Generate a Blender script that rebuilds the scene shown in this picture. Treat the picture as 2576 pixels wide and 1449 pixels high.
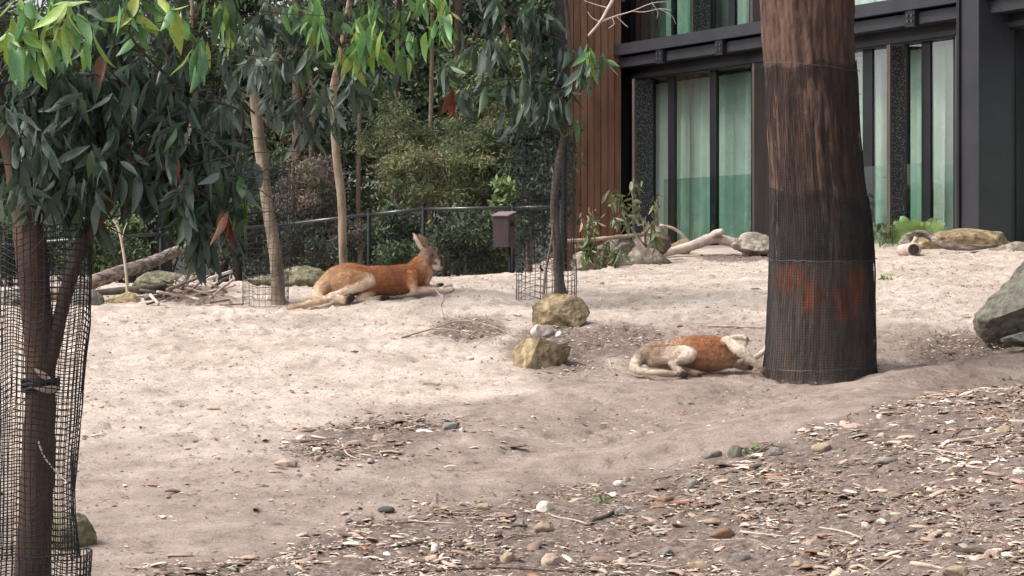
import bpy, bmesh, math, random
import numpy as np
from mathutils import Vector, Matrix, Quaternion

R = math.radians
random.seed(7)
rng = np.random.default_rng(7)
for o in list(bpy.data.objects):
    bpy.data.objects.remove(o)
SC = bpy.context.scene
COL = SC.collection

# ------------------------------------------------------------------ camera
EYE = 2.6                     # height of the lens above z = 0
FPX = 7304.0                  # focal length in pixels of a 2576 px wide picture
CX, HY = 1288.0, 686.0        # picture centre column, horizon row
cam = bpy.data.cameras.new('camera')
cam.sensor_width = 36.0
cam.lens = 36.0 * FPX / 2576.0
cam.shift_y = -(724.5 - HY) / 2576.0
cam.clip_start = 0.1
cam.clip_end = 2000.0
camo = bpy.data.objects.new('camera', cam)
camo.location = (0, 0, EYE)
camo.rotation_euler = (R(90), 0, 0)
COL.objects.link(camo)
SC.camera = camo

# ------------------------------------------------------------------ light
SUN_EL, SUN_AZ = 52.0, -104.0        # azimuth from +Y, negative = left
wd = bpy.data.worlds.new('World')
SC.world = wd
wd.use_nodes = True
wn = wd.node_tree
bg = wn.nodes['Background']
sky = wn.nodes.new('ShaderNodeTexSky')
sky.sky_type = 'NISHITA'
sky.sun_disc = False
sky.sun_elevation = R(SUN_EL)
sky.sun_rotation = R(SUN_AZ)
sky.air_density = 1.0
sky.dust_density = 4.0
sky.ozone_density = 1.0
hsv = wn.nodes.new('ShaderNodeHueSaturation')
hsv.inputs['Saturation'].default_value = 0.35       # thin bright cloud
wn.links.new(sky.outputs[0], hsv.inputs['Color'])
wn.links.new(hsv.outputs[0], bg.inputs['Color'])
bg.inputs['Strength'].default_value = 0.15
sl = bpy.data.lights.new('sun', 'SUN')
sl.energy = 1.25
sl.angle = R(14)
sl.color = (1.0, 0.93, 0.84)
slo = bpy.data.objects.new('sun', sl)
sd = Vector((math.sin(R(SUN_AZ)) * math.cos(R(SUN_EL)), math.cos(R(SUN_AZ)) * math.cos(R(SUN_EL)), math.sin(R(SUN_EL))))
slo.rotation_euler = (-sd).to_track_quat('-Z', 'Y').to_euler()
slo.location = (-20, 10, 30)
COL.objects.link(slo)
SC.view_settings.view_transform = 'Standard'
SC.view_settings.look = 'None'
SC.view_settings.exposure = 1.06
SC.view_settings.gamma = 1.0
SC.view_settings.use_curve_mapping = False

# ------------------------------------------------------------------ noise
def _h(ix, iy, iz, seed):
    n = (ix.astype(np.int64) * 374761393 + iy.astype(np.int64) * 668265263 + iz.astype(np.int64) * 2147483647 + seed * 1274126177) & 0xFFFFFFFF
    n = ((n ^ (n >> 13)) * 1274126177) & 0xFFFFFFFF
    n = n ^ (n >> 16)
    return (n & 0xFFFF) / 32767.5 - 1.0

def vnoise(p, seed=0):
    p = np.asarray(p, float)
    i = np.floor(p).astype(np.int64); f = p - i
    f = f * f * (3 - 2 * f)
    r = 0
    for dx in (0, 1):
        wx = f[:, 0] if dx else 1 - f[:, 0]
        for dy in (0, 1):
            wy = f[:, 1] if dy else 1 - f[:, 1]
            for dz in (0, 1):
                wz = f[:, 2] if dz else 1 - f[:, 2]
                r = r + wx * wy * wz * _h(i[:, 0] + dx, i[:, 1] + dy, i[:, 2] + dz, seed)
    return r

def fbm(p, octv=4, seed=0, gain=0.5):
    a, r, p = 1.0, 0, np.asarray(p, float)
    for k in range(octv):
        r = r + a * vnoise(p, seed + k * 17)
        p = p * 2.03; a *= gain
    return r

def sm(a, b, x):
    t = np.clip((np.asarray(x, float) - a) / (b - a), 0, 1)
    return t * t * (3 - 2 * t)

# ------------------------------------------------------------------ pixels and ground
def pt(vx, vy, D):
    return Vector(((vx - CX) / FPX * D, D, EYE - (vy - HY) / FPX * D))

PY = [0, 10, 16, 18.5, 22, 23.5, 25.5, 28, 31, 34, 45, 600]
PH = [-3.2, -2.6, -1.67, -1.30, -.78, -.52, -.25, -.06, .12, .25, .35, .6]
K1O = (-1.18, 25.5)
K2O = (1.66, 22.0)
STAMPS = [(K1O[0], K1O[1], 1.0, -.252, .067, .11), (K2O[0], K2O[1], .75, -.772, .02, .13)]

def hrel(x, y):
    x = np.asarray(x, float); y = np.asarray(y, float)
    h = np.interp(y, PY, PH)
    for d in (-.5, .5):
        h = h + np.interp(y + d, PY, PH)
    h = h / 3
    xc = np.clip(x, -9, 9)
    h = h + .03 * xc * sm(24, 28, y)
    h = h + .42 * sm(.3, 3.6, x) * sm(21.6, 19, y) * sm(8, 14, y)
    dipw = sm(1.15, .3, x) * sm(28.8, 30.8, y)
    h = h + dipw * (-.52 + .025 * np.clip(x, -9, 2) - h)
    h = h + .035 * vnoise(np.stack([x * .7, y * .7, x * 0], -1).reshape(-1, 3), 3).reshape(h.shape) * sm(12, 15, y)
    for (sx, sy, r, z0, a, b) in STAMPS:
        d = np.hypot((x - sx) / 1.25, (y - sy) / .8)
        w = sm(r * 1.25, r * .65, d)
        h = h * (1 - w) + w * (z0 + a * (x - sx) + b * (y - sy))
    return h

def gz(x, y):
    return EYE + float(hrel(np.array([x]), np.array([y]))[0])

_ys = np.arange(12.5, 60, .01)
def ground(vx, vy):
    xs = (vx - CX) / FPX * _ys
    g = hrel(xs, _ys)
    r = -(vy - HY) / FPX * _ys
    k = np.argmax(r <= g)
    if not (r <= g).any():
        k = int((30 - 12.5) / .01)
    return Vector((xs[k], _ys[k], EYE + g[k]))

def toview(P):
    P = np.asarray(P, float)
    return np.stack([CX + P[:, 0] / P[:, 1] * FPX, HY - (P[:, 2] - EYE) / P[:, 1] * FPX], -1)

# ------------------------------------------------------------------ materials
MATS = {}
def mat(name, cols, scale=6.0, rough=.85, bump=0.0, bscale=30.0, stretch=(1, 1, 1), metal=0.0, spec=.3, attr=None, detail=6, coord='Object', transl=0.0, randamt=0.0):
    if name in MATS: return MATS[name]
    m = bpy.data.materials.new(name); m.use_nodes = True
    nt = m.node_tree; nt.nodes.clear()
    N = nt.nodes.new; L = nt.links.new
    out = N('ShaderNodeOutputMaterial'); b = N('ShaderNodeBsdfPrincipled')
    b.inputs['Roughness'].default_value = rough
    b.inputs['Metallic'].default_value = metal
    b.inputs['Specular IOR Level'].default_value = spec
    tc = N('ShaderNodeTexCoord'); mp = N('ShaderNodeMapping')
    mp.inputs['Scale'].default_value = stretch
    L(tc.outputs[coord], mp.inputs['Vector'])
    nz = N('ShaderNodeTexNoise'); nz.inputs['Scale'].default_value = scale; nz.inputs['Detail'].default_value = detail; nz.inputs['Roughness'].default_value = .6
    L(mp.outputs[0], nz.inputs['Vector'])
    cr = N('ShaderNodeValToRGB')
    n = len(cols)
    els = cr.color_ramp.elements
    while len(els) < n: els.new(.5)
    for k, c in enumerate(cols):
        els[k].position = .32 + .36 * k / max(1, n - 1)
        els[k].color = (*c, 1)
    L(nz.outputs['Fac'], cr.inputs[0])
    src = cr.outputs[0]
    if attr:
        at = N('ShaderNodeAttribute'); at.attribute_name = attr
        mx = N('ShaderNodeMix'); mx.data_type = 'RGBA'; mx.blend_type = 'MULTIPLY'; mx.inputs[0].default_value = 1
        L(at.outputs['Color'], mx.inputs[6]); L(src, mx.inputs[7]); src = mx.outputs[2]
    if randamt:
        oi = N('ShaderNodeObjectInfo'); hs = N('ShaderNodeHueSaturation')
        mr = N('ShaderNodeMapRange'); mr.inputs[3].default_value = 1 - randamt; mr.inputs[4].default_value = 1 + randamt
        L(oi.outputs['Random'], mr.inputs[0]); L(mr.outputs[0], hs.inputs['Value']); L(src, hs.inputs['Color']); src = hs.outputs[0]
    L(src, b.inputs['Base Color'])
    if bump:
        nb = N('ShaderNodeTexNoise'); nb.inputs['Scale'].default_value = bscale; nb.inputs['Detail'].default_value = 5
        L(mp.outputs[0], nb.inputs['Vector'])
        bp = N('ShaderNodeBump'); bp.inputs['Strength'].default_value = bump; bp.inputs['Distance'].default_value = .02
        L(nb.outputs['Fac'], bp.inputs['Height']); L(bp.outputs[0], b.inputs['Normal'])
    if transl:
        tr = N('ShaderNodeBsdfTranslucent'); L(src, tr.inputs['Color'])
        ms = N('ShaderNodeMixShader'); ms.inputs[0].default_value = transl
        L(b.outputs[0], ms.inputs[1]); L(tr.outputs[0], ms.inputs[2]); L(ms.outputs[0], out.inputs[0])
    else:
        L(b.outputs[0], out.inputs[0])
    MATS[name] = m
    return m

W1 = [(.72, .72, .72), (1, 1, 1), (1.25, 1.25, 1.25)]
M_LEAF = mat('gum_leaf', [(.8, .8, .8), (1, 1, 1), (1.15, 1.15, 1.1)], 14, .42, attr='Col', spec=.5, transl=.33)
M_BGLEAF = mat('bush_leaf', [(.75, .75, .75), (1, 1, 1), (1.2, 1.2, 1.2)], 3, .6, attr='Col', spec=.3, transl=.2)
M_BARKD = mat('bark_dark', [(.035, .024, .018), (.075, .05, .036), (.12, .085, .065)], 9, .9, .8, 40, (1, 1, .25))
M_BARKR = mat('bark_reddish', [(.035, .022, .018), (.07, .042, .031), (.11, .066, .048)], 7, .85, .6, 30, (1, 1, .3))
M_BARKP = mat('bark_pale', [(.10, .075, .052), (.21, .162, .115), (.31, .25, .185)], 9, .85, .5, 30, (1, 1, .35))
M_BARKG = mat('bark_greybrown', [(.04, .034, .028), (.085, .07, .056), (.14, .115, .092)], 9, .9, .6, 30, (1, 1, .3))
M_BARKBIG = mat('bark_fibrous', [(.6, .57, .55), (1, 1, 1), (1.3, 1.25, 1.2)], 12, .95, 1.0, 30, (1, 1, .32), attr='Col')
M_DEAD = mat('dead_wood', [(.23, .17, .13), (.38, .29, .23), (.5, .41, .34)], 10, .85, .6, 40, (1, 1, 1))
M_LOG = mat('log_bark', [(.06, .046, .038), (.20, .155, .128), (.40, .33, .28)], 16, .95, 1.0, 45, (.5, 1, 1.6))
M_DRIFT = mat('bleached_wood', [(.34, .25, .21), (.52, .41, .36), (.62, .54, .49)], 7, .75, .3, 30)
M_TWIG = mat('twig_brown', [(.09, .065, .05), (.17, .125, .1), (.25, .19, .15)], 12, .85)
M_TWIGD = mat('twig_dark', [(.03, .022, .018), (.06, .043, .035)], 12, .85)
M_TWIGP = mat('twig_pale', [(.35, .28, .21), (.5, .42, .34)], 12, .85)
M_NET = mat('black_netting', [(.012, .012, .014), (.022, .022, .026)], 20, .6, spec=.35)
M_WIRE = mat('galvanised_wire', [(.05, .05, .052), (.11, .11, .115)], 30, .5, metal=.4)
M_FENCE = mat('black_powdercoat', [(.006, .006, .008), (.012, .012, .014)], 8, .6, spec=.2)
M_RAIL = mat('rail_powdercoat', [(.014, .014, .017), (.026, .026, .03)], 8, .28, spec=.7)
M_BOX = mat('box_brown_paint', [(.028, .016, .018), (.045, .026, .028)], 6, .5)
M_BOXLID = mat('box_lid_paint', [(.16, .12, .13), (.22, .17, .18)], 6, .5)
M_STEEL = mat('dark_steel', [(.006, .006, .009), (.012, .012, .016)], 3, .45, spec=.45)
M_STEELL = mat('grey_steel', [(.018, .018, .024), (.028, .028, .036)], 3, .5, spec=.45)
M_FINB = mat('brown_fin_timber', [(.05, .04, .036), (.075, .06, .054), (.092, .076, .068)], 5, .7, .2, 40, (8, 8, .3))
M_CLAD = mat('rust_cladding', [(.15, .074, .046), (.205, .105, .067), (.25, .135, .088)], 2.5, .8, .15, 30, (3, 3, .6), randamt=.10)
M_CURT = mat('curtain_cloth', [(.58, .62, .57), (.72, .75, .70)], 4, .9, transl=.15)
M_ROOM = mat('room_dark', [(.03, .035, .035), (.05, .055, .055)], 2, .9)
M_DARK = mat('recess_black', [(.004, .004, .006), (.007, .007, .01)], 2, .8)
M_SAND1 = mat('sandstone_tan', [(.085, .062, .037), (.225, .17, .10), (.38, .30, .19)], 13, .92, 1.0, 34, detail=9)
M_SAND2 = mat('sandstone_olive', [(.10, .085, .05), (.22, .18, .10), (.33, .28, .17)], 13, .92, 1.0, 34, detail=9)
M_SANDY = mat('sandstone_yellow', [(.13, .095, .05), (.30, .235, .13), (.46, .39, .24)], 13, .92, 1.0, 34, detail=9)
M_GREYR = mat('rock_grey', [(.07, .063, .052), (.15, .138, .115), (.235, .215, .18)], 13, .92, 1.0, 34, detail=9)
M_PALER = mat('rock_pale', [(.11, .09, .068), (.26, .22, .175), (.42, .375, .315)], 13, .92, 1.0, 34, detail=9)
M_MOSSR = mat('rock_mossy', [(.05, .048, .03), (.14, .13, .08), (.27, .245, .165)], 13, .95, 1.0, 34, detail=9)
M_LICH = mat('rock_lichen', [(.06, .048, .038), (.16, .13, .10), (.33, .31, .265)], 9, .95, .8, 30)
M_STONE = [mat('pebble_white', [(.5, .44, .37), (.68, .62, .54)], 20, .8, .3, 60),
           mat('pebble_tan', [(.24, .18, .12), (.40, .31, .21)], 20, .85, .4, 60),
           mat('pebble_grey', [(.14, .125, .11), (.26, .235, .205)], 20, .85, .4, 60),
           mat('pebble_dark', [(.045, .042, .042), (.09, .085, .08)], 20, .8, .4, 60),
           mat('pebble_rust', [(.16, .09, .06), (.26, .155, .105)], 20, .85, .4, 60),
           mat('pebble_pink', [(.36, .25, .20), (.5, .38, .31)], 20, .85, .4, 60)]
M_CHIP = mat('litter_chip', [(.8, .8, .8), (1.05, 1.05, 1.05)], 40, .8, attr='Col')
M_KFUR = mat('kangaroo_fur', [(.84, .82, .80), (1, 1, 1), (1.12, 1.1, 1.08)], 26, .85, .35, 70, (1, 1, 2), attr='Col', spec=.2)
M_EYE = mat('animal_eye', [(.006, .005, .005), (.012, .01, .01)], 5, .15, spec=.6)
M_FERN = mat('fern_green', [(.15, .25, .075), (.26, .37, .13)], 8, .6, transl=.25)
M_GRASS = mat('weed_green', [(.10, .17, .05), (.20, .28, .09)], 8, .6, transl=.2)

def glass_mat(name, tint, refl=1.0):
    m = bpy.data.materials.new(name); m.use_nodes = True
    nt = m.node_tree; nt.nodes.clear(); N = nt.nodes.new; L = nt.links.new
    out = N('ShaderNodeOutputMaterial'); tr = N('ShaderNodeBsdfTransparent'); gl = N('ShaderNodeBsdfGlossy')
    tc = N('ShaderNodeTexCoord'); nz = N('ShaderNodeTexNoise'); nz.inputs['Scale'].default_value = .8
    cr = N('ShaderNodeValToRGB'); cr.color_ramp.elements[0].color = (*[c * .94 for c in tint], 1); cr.color_ramp.elements[1].color = (*tint, 1)
    L(tc.outputs['Object'], nz.inputs['Vector']); L(nz.outputs['Fac'], cr.inputs[0]); L(cr.outputs[0], tr.inputs['Color'])
    gl.inputs['Roughness'].default_value = .015
    gl.inputs['Color'].default_value = (.95, .97, 1, 1)
    bp = N('ShaderNodeBump'); bp.inputs['Strength'].default_value = .03; bp.inputs['Distance'].default_value = .02
    L(nz.outputs['Fac'], bp.inputs['Height']); L(bp.outputs[0], gl.inputs['Normal'])
    fr = N('ShaderNodeFresnel'); fr.inputs['IOR'].default_value = 1.5
    mu = N('ShaderNodeMath'); mu.operation = 'MULTIPLY'; mu.inputs[1].default_value = refl
    mx = N('ShaderNodeMixShader'); ge = N('ShaderNodeNewGeometry')
    iv = N('ShaderNodeMath'); iv.operation = 'SUBTRACT'; iv.inputs[0].default_value = 1.0; L(ge.outputs['Backfacing'], iv.inputs[1])
    m2 = N('ShaderNodeMath'); m2.operation = 'MULTIPLY'; m2.use_clamp = True; L(mu.outputs[0], m2.inputs[0]); L(iv.outputs[0], m2.inputs[1])
    L(fr.outputs[0], mu.inputs[0]); L(m2.outputs[0], mx.inputs[0]); L(tr.outputs[0], mx.inputs[1]); L(gl.outputs[0], mx.inputs[2])
    L(mx.outputs[0], out.inputs[0])
    return m
M_GLASS = glass_mat('window_glass', (.885, .952, .922), 2.6)
M_GLASSB = glass_mat('balustrade_glass', (.79, .915, .875), 1.4)

def perf_mat():
    m = bpy.data.materials.new('perforated_metal'); m.use_nodes = True
    nt = m.node_tree; b = nt.nodes['Principled BSDF']; N = nt.nodes.new; L = nt.links.new
    tc = N('ShaderNodeTexCoord'); mp = N('ShaderNodeMapping'); mp.inputs['Scale'].default_value = (42, 42, 52)
    vo = N('ShaderNodeTexVoronoi'); vo.inputs['Scale'].default_value = 1.0
    cr = N('ShaderNodeValToRGB'); cr.color_ramp.elements[0].color = (.20, .21, .20, 1); cr.color_ramp.elements[1].color = (.018, .018, .02, 1)
    cr.color_ramp.elements[0].position = .22; cr.color_ramp.elements[1].position = .36
    L(tc.outputs['Object'], mp.inputs[0]); L(mp.outputs[0], vo.inputs['Vector']); L(vo.outputs['Distance'], cr.inputs[0]); L(cr.outputs[0], b.inputs['Base Color'])
    b.inputs['Roughness'].default_value = .5
    return m
M_PERF = perf_mat()

# ------------------------------------------------------------------ mesh helpers
def mkmesh(name, V, F, mats, smooth=False, col=None):
    me = bpy.data.meshes.new(name)
    V = np.asarray(V, np.float32)
    if isinstance(F, np.ndarray):
        k = F.shape[1]; n = F.shape[0]
        me.vertices.add(len(V)); me.vertices.foreach_set('co', V.ravel())
        me.loops.add(n * k); me.loops.foreach_set('vertex_index', F.astype(np.int32).ravel())
        me.polygons.add(n)
        me.polygons.foreach_set('loop_start', np.arange(0, n * k, k, dtype=np.int32))
        try: me.polygons.foreach_set('loop_total', np.full(n, k, dtype=np.int32))
        except Exception: pass
    else:
        me.from_pydata([tuple(map(float, v)) for v in V], [], [tuple(f) for f in F])
    me.update(calc_edges=True); me.validate()
    if smooth:
        me.polygons.foreach_set('use_smooth', np.ones(len(me.polygons), bool))
    if col is not None:
        a = me.color_attributes.new('Col', 'FLOAT_COLOR', 'POINT')
        c = np.ones((len(V), 4), np.float32); c[:, :3] = col
        a.data.foreach_set('color', c.ravel())
    for m in (mats if isinstance(mats, (list, tuple)) else [mats]):
        me.materials.append(m)
    return me

def tag(o, label=None, cat=None, group=None, kind=None):
    if label: o['label'] = label
    if cat: o['category'] = cat
    if group: o['group'] = group
    if kind: o['kind'] = kind
    return o

def thing(name, label, cat, loc, group=None):
    o = bpy.data.objects.new(name, None); COL.objects.link(o)
    o.location = loc; o.empty_display_size = .1
    return tag(o, label, cat, group)

def wloc(o):
    v = Vector(o.location)
    while o.parent: o = o.parent; v += Vector(o.location)
    return v

def part(name, V, F, m, parent, smooth=False, col=None, kind=None):
    """mesh given in world coordinates, made a child of a thing (or part)"""
    off = np.array(wloc(parent))
    me = mkmesh(name, np.asarray(V, float) - off, F, m, smooth, col)
    o = bpy.data.objects.new(name, me); COL.objects.link(o); o.parent = parent
    if kind: o['kind'] = kind
    return o

def solo(name, V, F, m, loc, label=None, cat=None, group=None, kind=None, smooth=False, col=None):
    me = mkmesh(name, np.asarray(V, float) - np.array(loc), F, m, smooth, col)
    o = bpy.data.objects.new(name, me); COL.objects.link(o); o.location = loc
    return tag(o, label, cat, group, kind)

class MB:
    def __init__(s): s.V = []; s.F = []; s.C = []
    def add(s, V, F, c=None):
        k = len(s.V); s.V.extend([tuple(v) for v in V]); s.F.extend([tuple(i + k for i in f) for f in F])
        if c is not None: s.C.extend([c] * len(V))
    def box(s, lo, hi):
        (a, b, c), (d, e, f) = lo, hi
        s.add([(a, b, c), (d, b, c), (d, e, c), (a, e, c), (a, b, f), (d, b, f), (d, e, f), (a, e, f)],
              [(0, 3, 2, 1), (4, 5, 6, 7), (0, 1, 5, 4), (1, 2, 6, 5), (2, 3, 7, 6), (3, 0, 4, 7)])
    def tube(s, pts, rad, sides=7, c=None):
        V, F = tube(pts, rad, sides); s.add(V, F, c)

def tube(pts, rad, sides=7, jit=0.0):
    P = [Vector(p) for p in pts]; n = len(P)
    if not hasattr(rad, '__len__'): rad = [rad] * n
    T = []
    for i in range(n):
        t = P[min(i + 1, n - 1)] - P[max(i - 1, 0)]
        if t.length < 1e-9: t = Vector((0, 0, 1))
        T.append(t.normalized())
    up = Vector((0, 0, 1)) if abs(T[0].z) < .9 else Vector((0, 1, 0))
    N = T[0].cross(up).normalized(); V = []; F = []
    for i in range(n):
        if i: 
            ax = T[i - 1].cross(T[i])
            if ax.length > 1e-8:
                N = Quaternion(ax.normalized(), T[i - 1].angle(T[i])) @ N
        B = T[i].cross(N)
        for k in range(sides):
            a = 2 * math.pi * k / sides
            r = rad[i] * (1 + jit * random.uniform(-1, 1))
            V.append(P[i] + (N * math.cos(a) + B * math.sin(a)) * r)
    for i in range(n - 1):
        for k in range(sides):
            k2 = (k + 1) % sides
            F.append((i * sides + k, i * sides + k2, (i + 1) * sides + k2, (i + 1) * sides + k))
    F.append(tuple(range(sides))[::-1]); F.append(tuple((n - 1) * sides + k for k in range(sides)))
    return V, F

def smooth_path(pts, n=6):
    """Catmull-Rom through points (each a tuple of any length)"""
    A = [np.array(p, float) for p in pts]
    A = [2 * A[0] - A[1]] + A + [2 * A[-1] - A[-2]]
    out = []
    for i in range(1, len(A) - 2):
        for k in range(n):
            t = k / n
            p0, p1, p2, p3 = A[i - 1:i + 3]
            out.append(.5 * (2 * p1 + (p2 - p0) * t + (2 * p0 - 5 * p1 + 4 * p2 - p3) * t * t + (3 * p1 - p0 - 3 * p2 + p3) * t ** 3))
    out.append(A[-2])
    return np.array(out)

def vtube(spec, sub=5, sides=9, jit=.04):
    """spec rows: (vx, vy, D, diameter in px)"""
    S = smooth_path(spec, sub)
    P = [pt(a, b, d) for a, b, d, w in S]
    rr = [max(.0015, w / FPX * d / 2) for a, b, d, w in S]
    return tube(P, rr, sides, jit), P, rr

# ------------------------------------------------------------------ the ground
LIT = [(-400, 1560), (430, 1455), (700, 1370), (950, 1300), (1300, 1235), (1600, 1190), (1800, 1130), (2000, 1075), (2300, 1005), (2576, 945), (3200, 820)]
def litmask(vx, vy):
    b = np.interp(vx, [p[0] for p in LIT], [p[1] for p in LIT])
    b = b + 34 * vnoise(np.stack([vx / 230, vy / 90, vx * 0], -1), 501) + 20 * vnoise(np.stack([vx / 60, vy / 30, vx * 0], -1), 502) + 10 * vnoise(np.stack([vx / 18, vy / 10, vx * 0], -1), 503)
    return sm(-55, 75, vy - b)
PATCH = [(930, 1105, 260, 62, -.10), (1400, 880, 170, 75, 0), (1560, 860, 160, 55, 0), (2440, 872, 190, 50, 0), (1180, 830, 120, 40, 0), (1850, 650, 130, 14, 0), (480, 745, 130, 28, 0)]
def patchmask(vx, vy):
    m = np.zeros_like(vx)
    for (cx, cy, rx, ry, sh) in PATCH:
        d = np.hypot((vx - cx) / rx, (vy - cy - sh * (vx - cx)) / ry)
        m = np.maximum(m, sm(1.15, .45, d))
    return m

def build_ground():
    xs = np.concatenate([-np.geomspace(500, 8.2, 16), np.arange(-7.6, 7.61, .036), np.geomspace(8.2, 500, 16)])
    ys = np.concatenate([np.array([-300, -100, -40, -10, 0, 4, 7, 9, 11, 12]), np.arange(12.6, 33.0, .031), np.geomspace(33.2, 900, 40)])
    X, Y = np.meshgrid(xs, ys)
    H = hrel(X, Y)
    Pn = np.stack([X.ravel(), Y.ravel(), np.zeros(X.size)], -1)
    near = (sm(11, 14, Y) * sm(36, 31, Y) * sm(9, 7, np.abs(X))).ravel()
    V0 = np.stack([X, np.maximum(Y, 1), H + EYE], -1).reshape(-1, 3)
    vv = toview(V0); vx, vy = vv[:, 0], vv[:, 1]
    lit = litmask(vx, vy) * near
    pm = patchmask(vx, vy) * near
    d = .008 * vnoise(Pn * np.array([1.1, 1.8, 1]), 11) + .0055 * fbm(Pn * np.array([7, 9, 1]), 3, 23)
    d = d + (.017 * np.maximum(lit, pm * .7)) * fbm(Pn * np.array([16, 16, 1]), 2, 31)
    # gentle wheel / runoff ridges along the track
    d = d + .022 * sm(.2, .8, vnoise(np.stack([X.ravel() * .35, (Y.ravel() + .22 * X.ravel()) * 2.1, X.ravel() * 0], -1), 41)) * (1 - lit)
    eb = vy - np.interp(vx, [p[0] for p in LIT], [p[1] for p in LIT])
    rx_ = sm(900, 1500, vx)
    d = d + rx_ * (.055 * np.exp(-((eb + 38) / 26) ** 2) - .06 * np.exp(-((eb + 105) / 40) ** 2)) + sm(1150, 1500, vx) * sm(2500, 2200, vx) * .05 * np.exp(-((vy - 985 + .05 * (vx - 1800)) / 26) ** 2)
    D = (d * near).reshape(X.shape)
    # paw prints and scuffs
    gx0, gy0 = -7.6, 12.6
    ix0 = 16; iy0 = 10
    n = 9000
    px = rng.uniform(-6.5, 6.5, n); py = rng.uniform(18, 30.5, n)
    hz = hrel(px, py) + EYE
    pv = toview(np.stack([px, py, hz], -1))
    keep = (litmask(pv[:, 0], pv[:, 1]) < .3) & (rng.uniform(0, 1, n) < .35 + .65 * sm(19, 24, py))
    for x, y in zip(px[keep], py[keep]):
        a = rng.uniform(0, math.pi); L = rng.uniform(.035, .10); w = rng.uniform(.022, .05); dep = rng.uniform(.008, .026) * (1 if rng.uniform() < .75 else -.8)
        i = int((x - gx0) / .036) + ix0; j = int((y - gy0) / .031) + iy0
        sl_ = (slice(max(0, j - 6), j + 7), slice(max(0, i - 6), i + 7))
        dx = X[sl_] - x; dy = Y[sl_] - y
        u = (dx * math.cos(a) + dy * math.sin(a)) / L; v = (-dx * math.sin(a) + dy * math.cos(a)) / w
        q = u * u + v * v
        D[sl_] += -dep * np.exp(-q) + dep * .45 * np.exp(-((np.sqrt(q) - 1.5) ** 2) * 5)
    Z = H + D + EYE
    V = np.stack([X, Y, Z], -1).reshape(-1, 3)
    nx = len(xs); ny = len(ys)
    a = (np.arange(ny - 1)[:, None] * nx + np.arange(nx - 1)[None, :]).ravel()
    F = np.stack([a, a + 1, a + nx + 1, a + nx], -1)
    soil = np.clip(np.maximum(lit, pm * .8), 0, 1)
    # trodden dirt track in the middle distance and by the trunk
    tr = sm(960, 1040, vy + .10 * (vx - 1288)) * sm(500, 1300, vx) * .85
    tr = np.maximum(tr, sm(930, 1350, vy) * .72)  # whole foreground also turns browner towards the bottom, beyond the track
    tr = np.maximum(tr, .55 * sm(1250, 1420, vx) * sm(770, 850, vy) * sm(2600, 2200, vx))
    soil2 = np.clip(tr, 0, 1) * near
    far = (1 - near) * .6
    col = np.stack([soil, np.maximum(soil2, far), np.zeros_like(soil)], -1)
    m = bpy.data.materials.new('sandy_ground'); m.use_nodes = True
    nt = m.node_tree; b = nt.nodes['Principled BSDF']; N = nt.nodes.new; L = nt.links.new
    b.inputs['Roughness'].default_value = .95; b.inputs['Specular IOR Level'].default_value = .1
    tc = N('ShaderNodeTexCoord'); at = N('ShaderNodeAttribute'); at.attribute_name = 'Col'
    sp = N('ShaderNodeSeparateColor'); L(at.outputs['Color'], sp.inputs[0])
    def noise(sc, det=6, rg=.6):
        z = N('ShaderNodeTexNoise'); z.inputs['Scale'].default_value = sc; z.inputs['Detail'].default_value = det; z.inputs['Roughness'].default_value = rg
        L(tc.outputs['Object'], z.inputs['Vector']); return z.outputs['Fac']
    def ramp(f, cs, ps):
        r = N('ShaderNodeValToRGB'); e = r.color_ramp.elements
        while len(e) < len(cs): e.new(.5)
        for k in range(len(cs)): e[k].position = ps[k]; e[k].color = (*cs[k], 1)
        L(f, r.inputs[0]); return r.outputs[0]
    def mix(f, a, c, t='MIX'):
        x = N('ShaderNodeMix'); x.data_type = 'RGBA'; x.blend_type = t
        if hasattr(f, 'links'): L(f, x.inputs[0])
        else: x.inputs[0].default_value = f
        L(a, x.inputs[6]); L(c, x.inputs[7]); return x.outputs[2]
    def mask(v, nz, lo, hi, amt):
        ad = N('ShaderNodeMath'); ad.operation = 'MULTIPLY_ADD'; L(nz, ad.inputs[0]); ad.inputs[1].default_value = amt; L(v, ad.inputs[2])
        mr = N('ShaderNodeMapRange'); mr.interpolation_type = 'SMOOTHSTEP'; L(ad.outputs[0], mr.inputs[0]); mr.inputs[1].default_value = lo; mr.inputs[2].default_value = hi; return mr.outputs[0]
    sand = ramp(noise(2.2, 8, .65), [(.33, .268, .222), (.44, .368, .312), (.52, .445, .385)], [.33, .5, .66])
    dirt = ramp(noise(3.0, 8, .7), [(.185, .142, .118), (.262, .207, .174), (.335, .272, .23)], [.33, .5, .66])
    humus = ramp(noise(14, 8, .75), [(.085, .063, .054), (.165, .127, .108), (.29, .232, .20)], [.34, .5, .68])
    speck = ramp(noise(60, 3, .6), [(.72, .70, .68), (1, 1, 1), (1.1, 1.1, 1.1)], [.35, .5, .62])
    c1 = mix(mask(sp.outputs[1], noise(1.6, 7, .65), .45, 1.15, .9), sand, dirt)
    c2 = mix(mask(sp.outputs[0], noise(3.5, 7, .7), .55, 1.25, .9), c1, humus)
    c3 = mix(.8, c2, speck, 'MULTIPLY')
    L(c3, b.inputs['Base Color'])
    bp = N('ShaderNodeBump'); bp.inputs['Strength'].default_value = .55; bp.inputs['Distance'].default_value = .02
    mpp = N('ShaderNodeMapping'); mpp.inputs['Scale'].default_value = (1.0, 1.5, 1.0); L(tc.outputs['Object'], mpp.inputs[0])
    zp = N('ShaderNodeTexNoise'); zp.inputs['Scale'].default_value = 7.5; zp.inputs['Detail'].default_value = 2.5; L(mpp.outputs[0], zp.inputs['Vector'])
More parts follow.
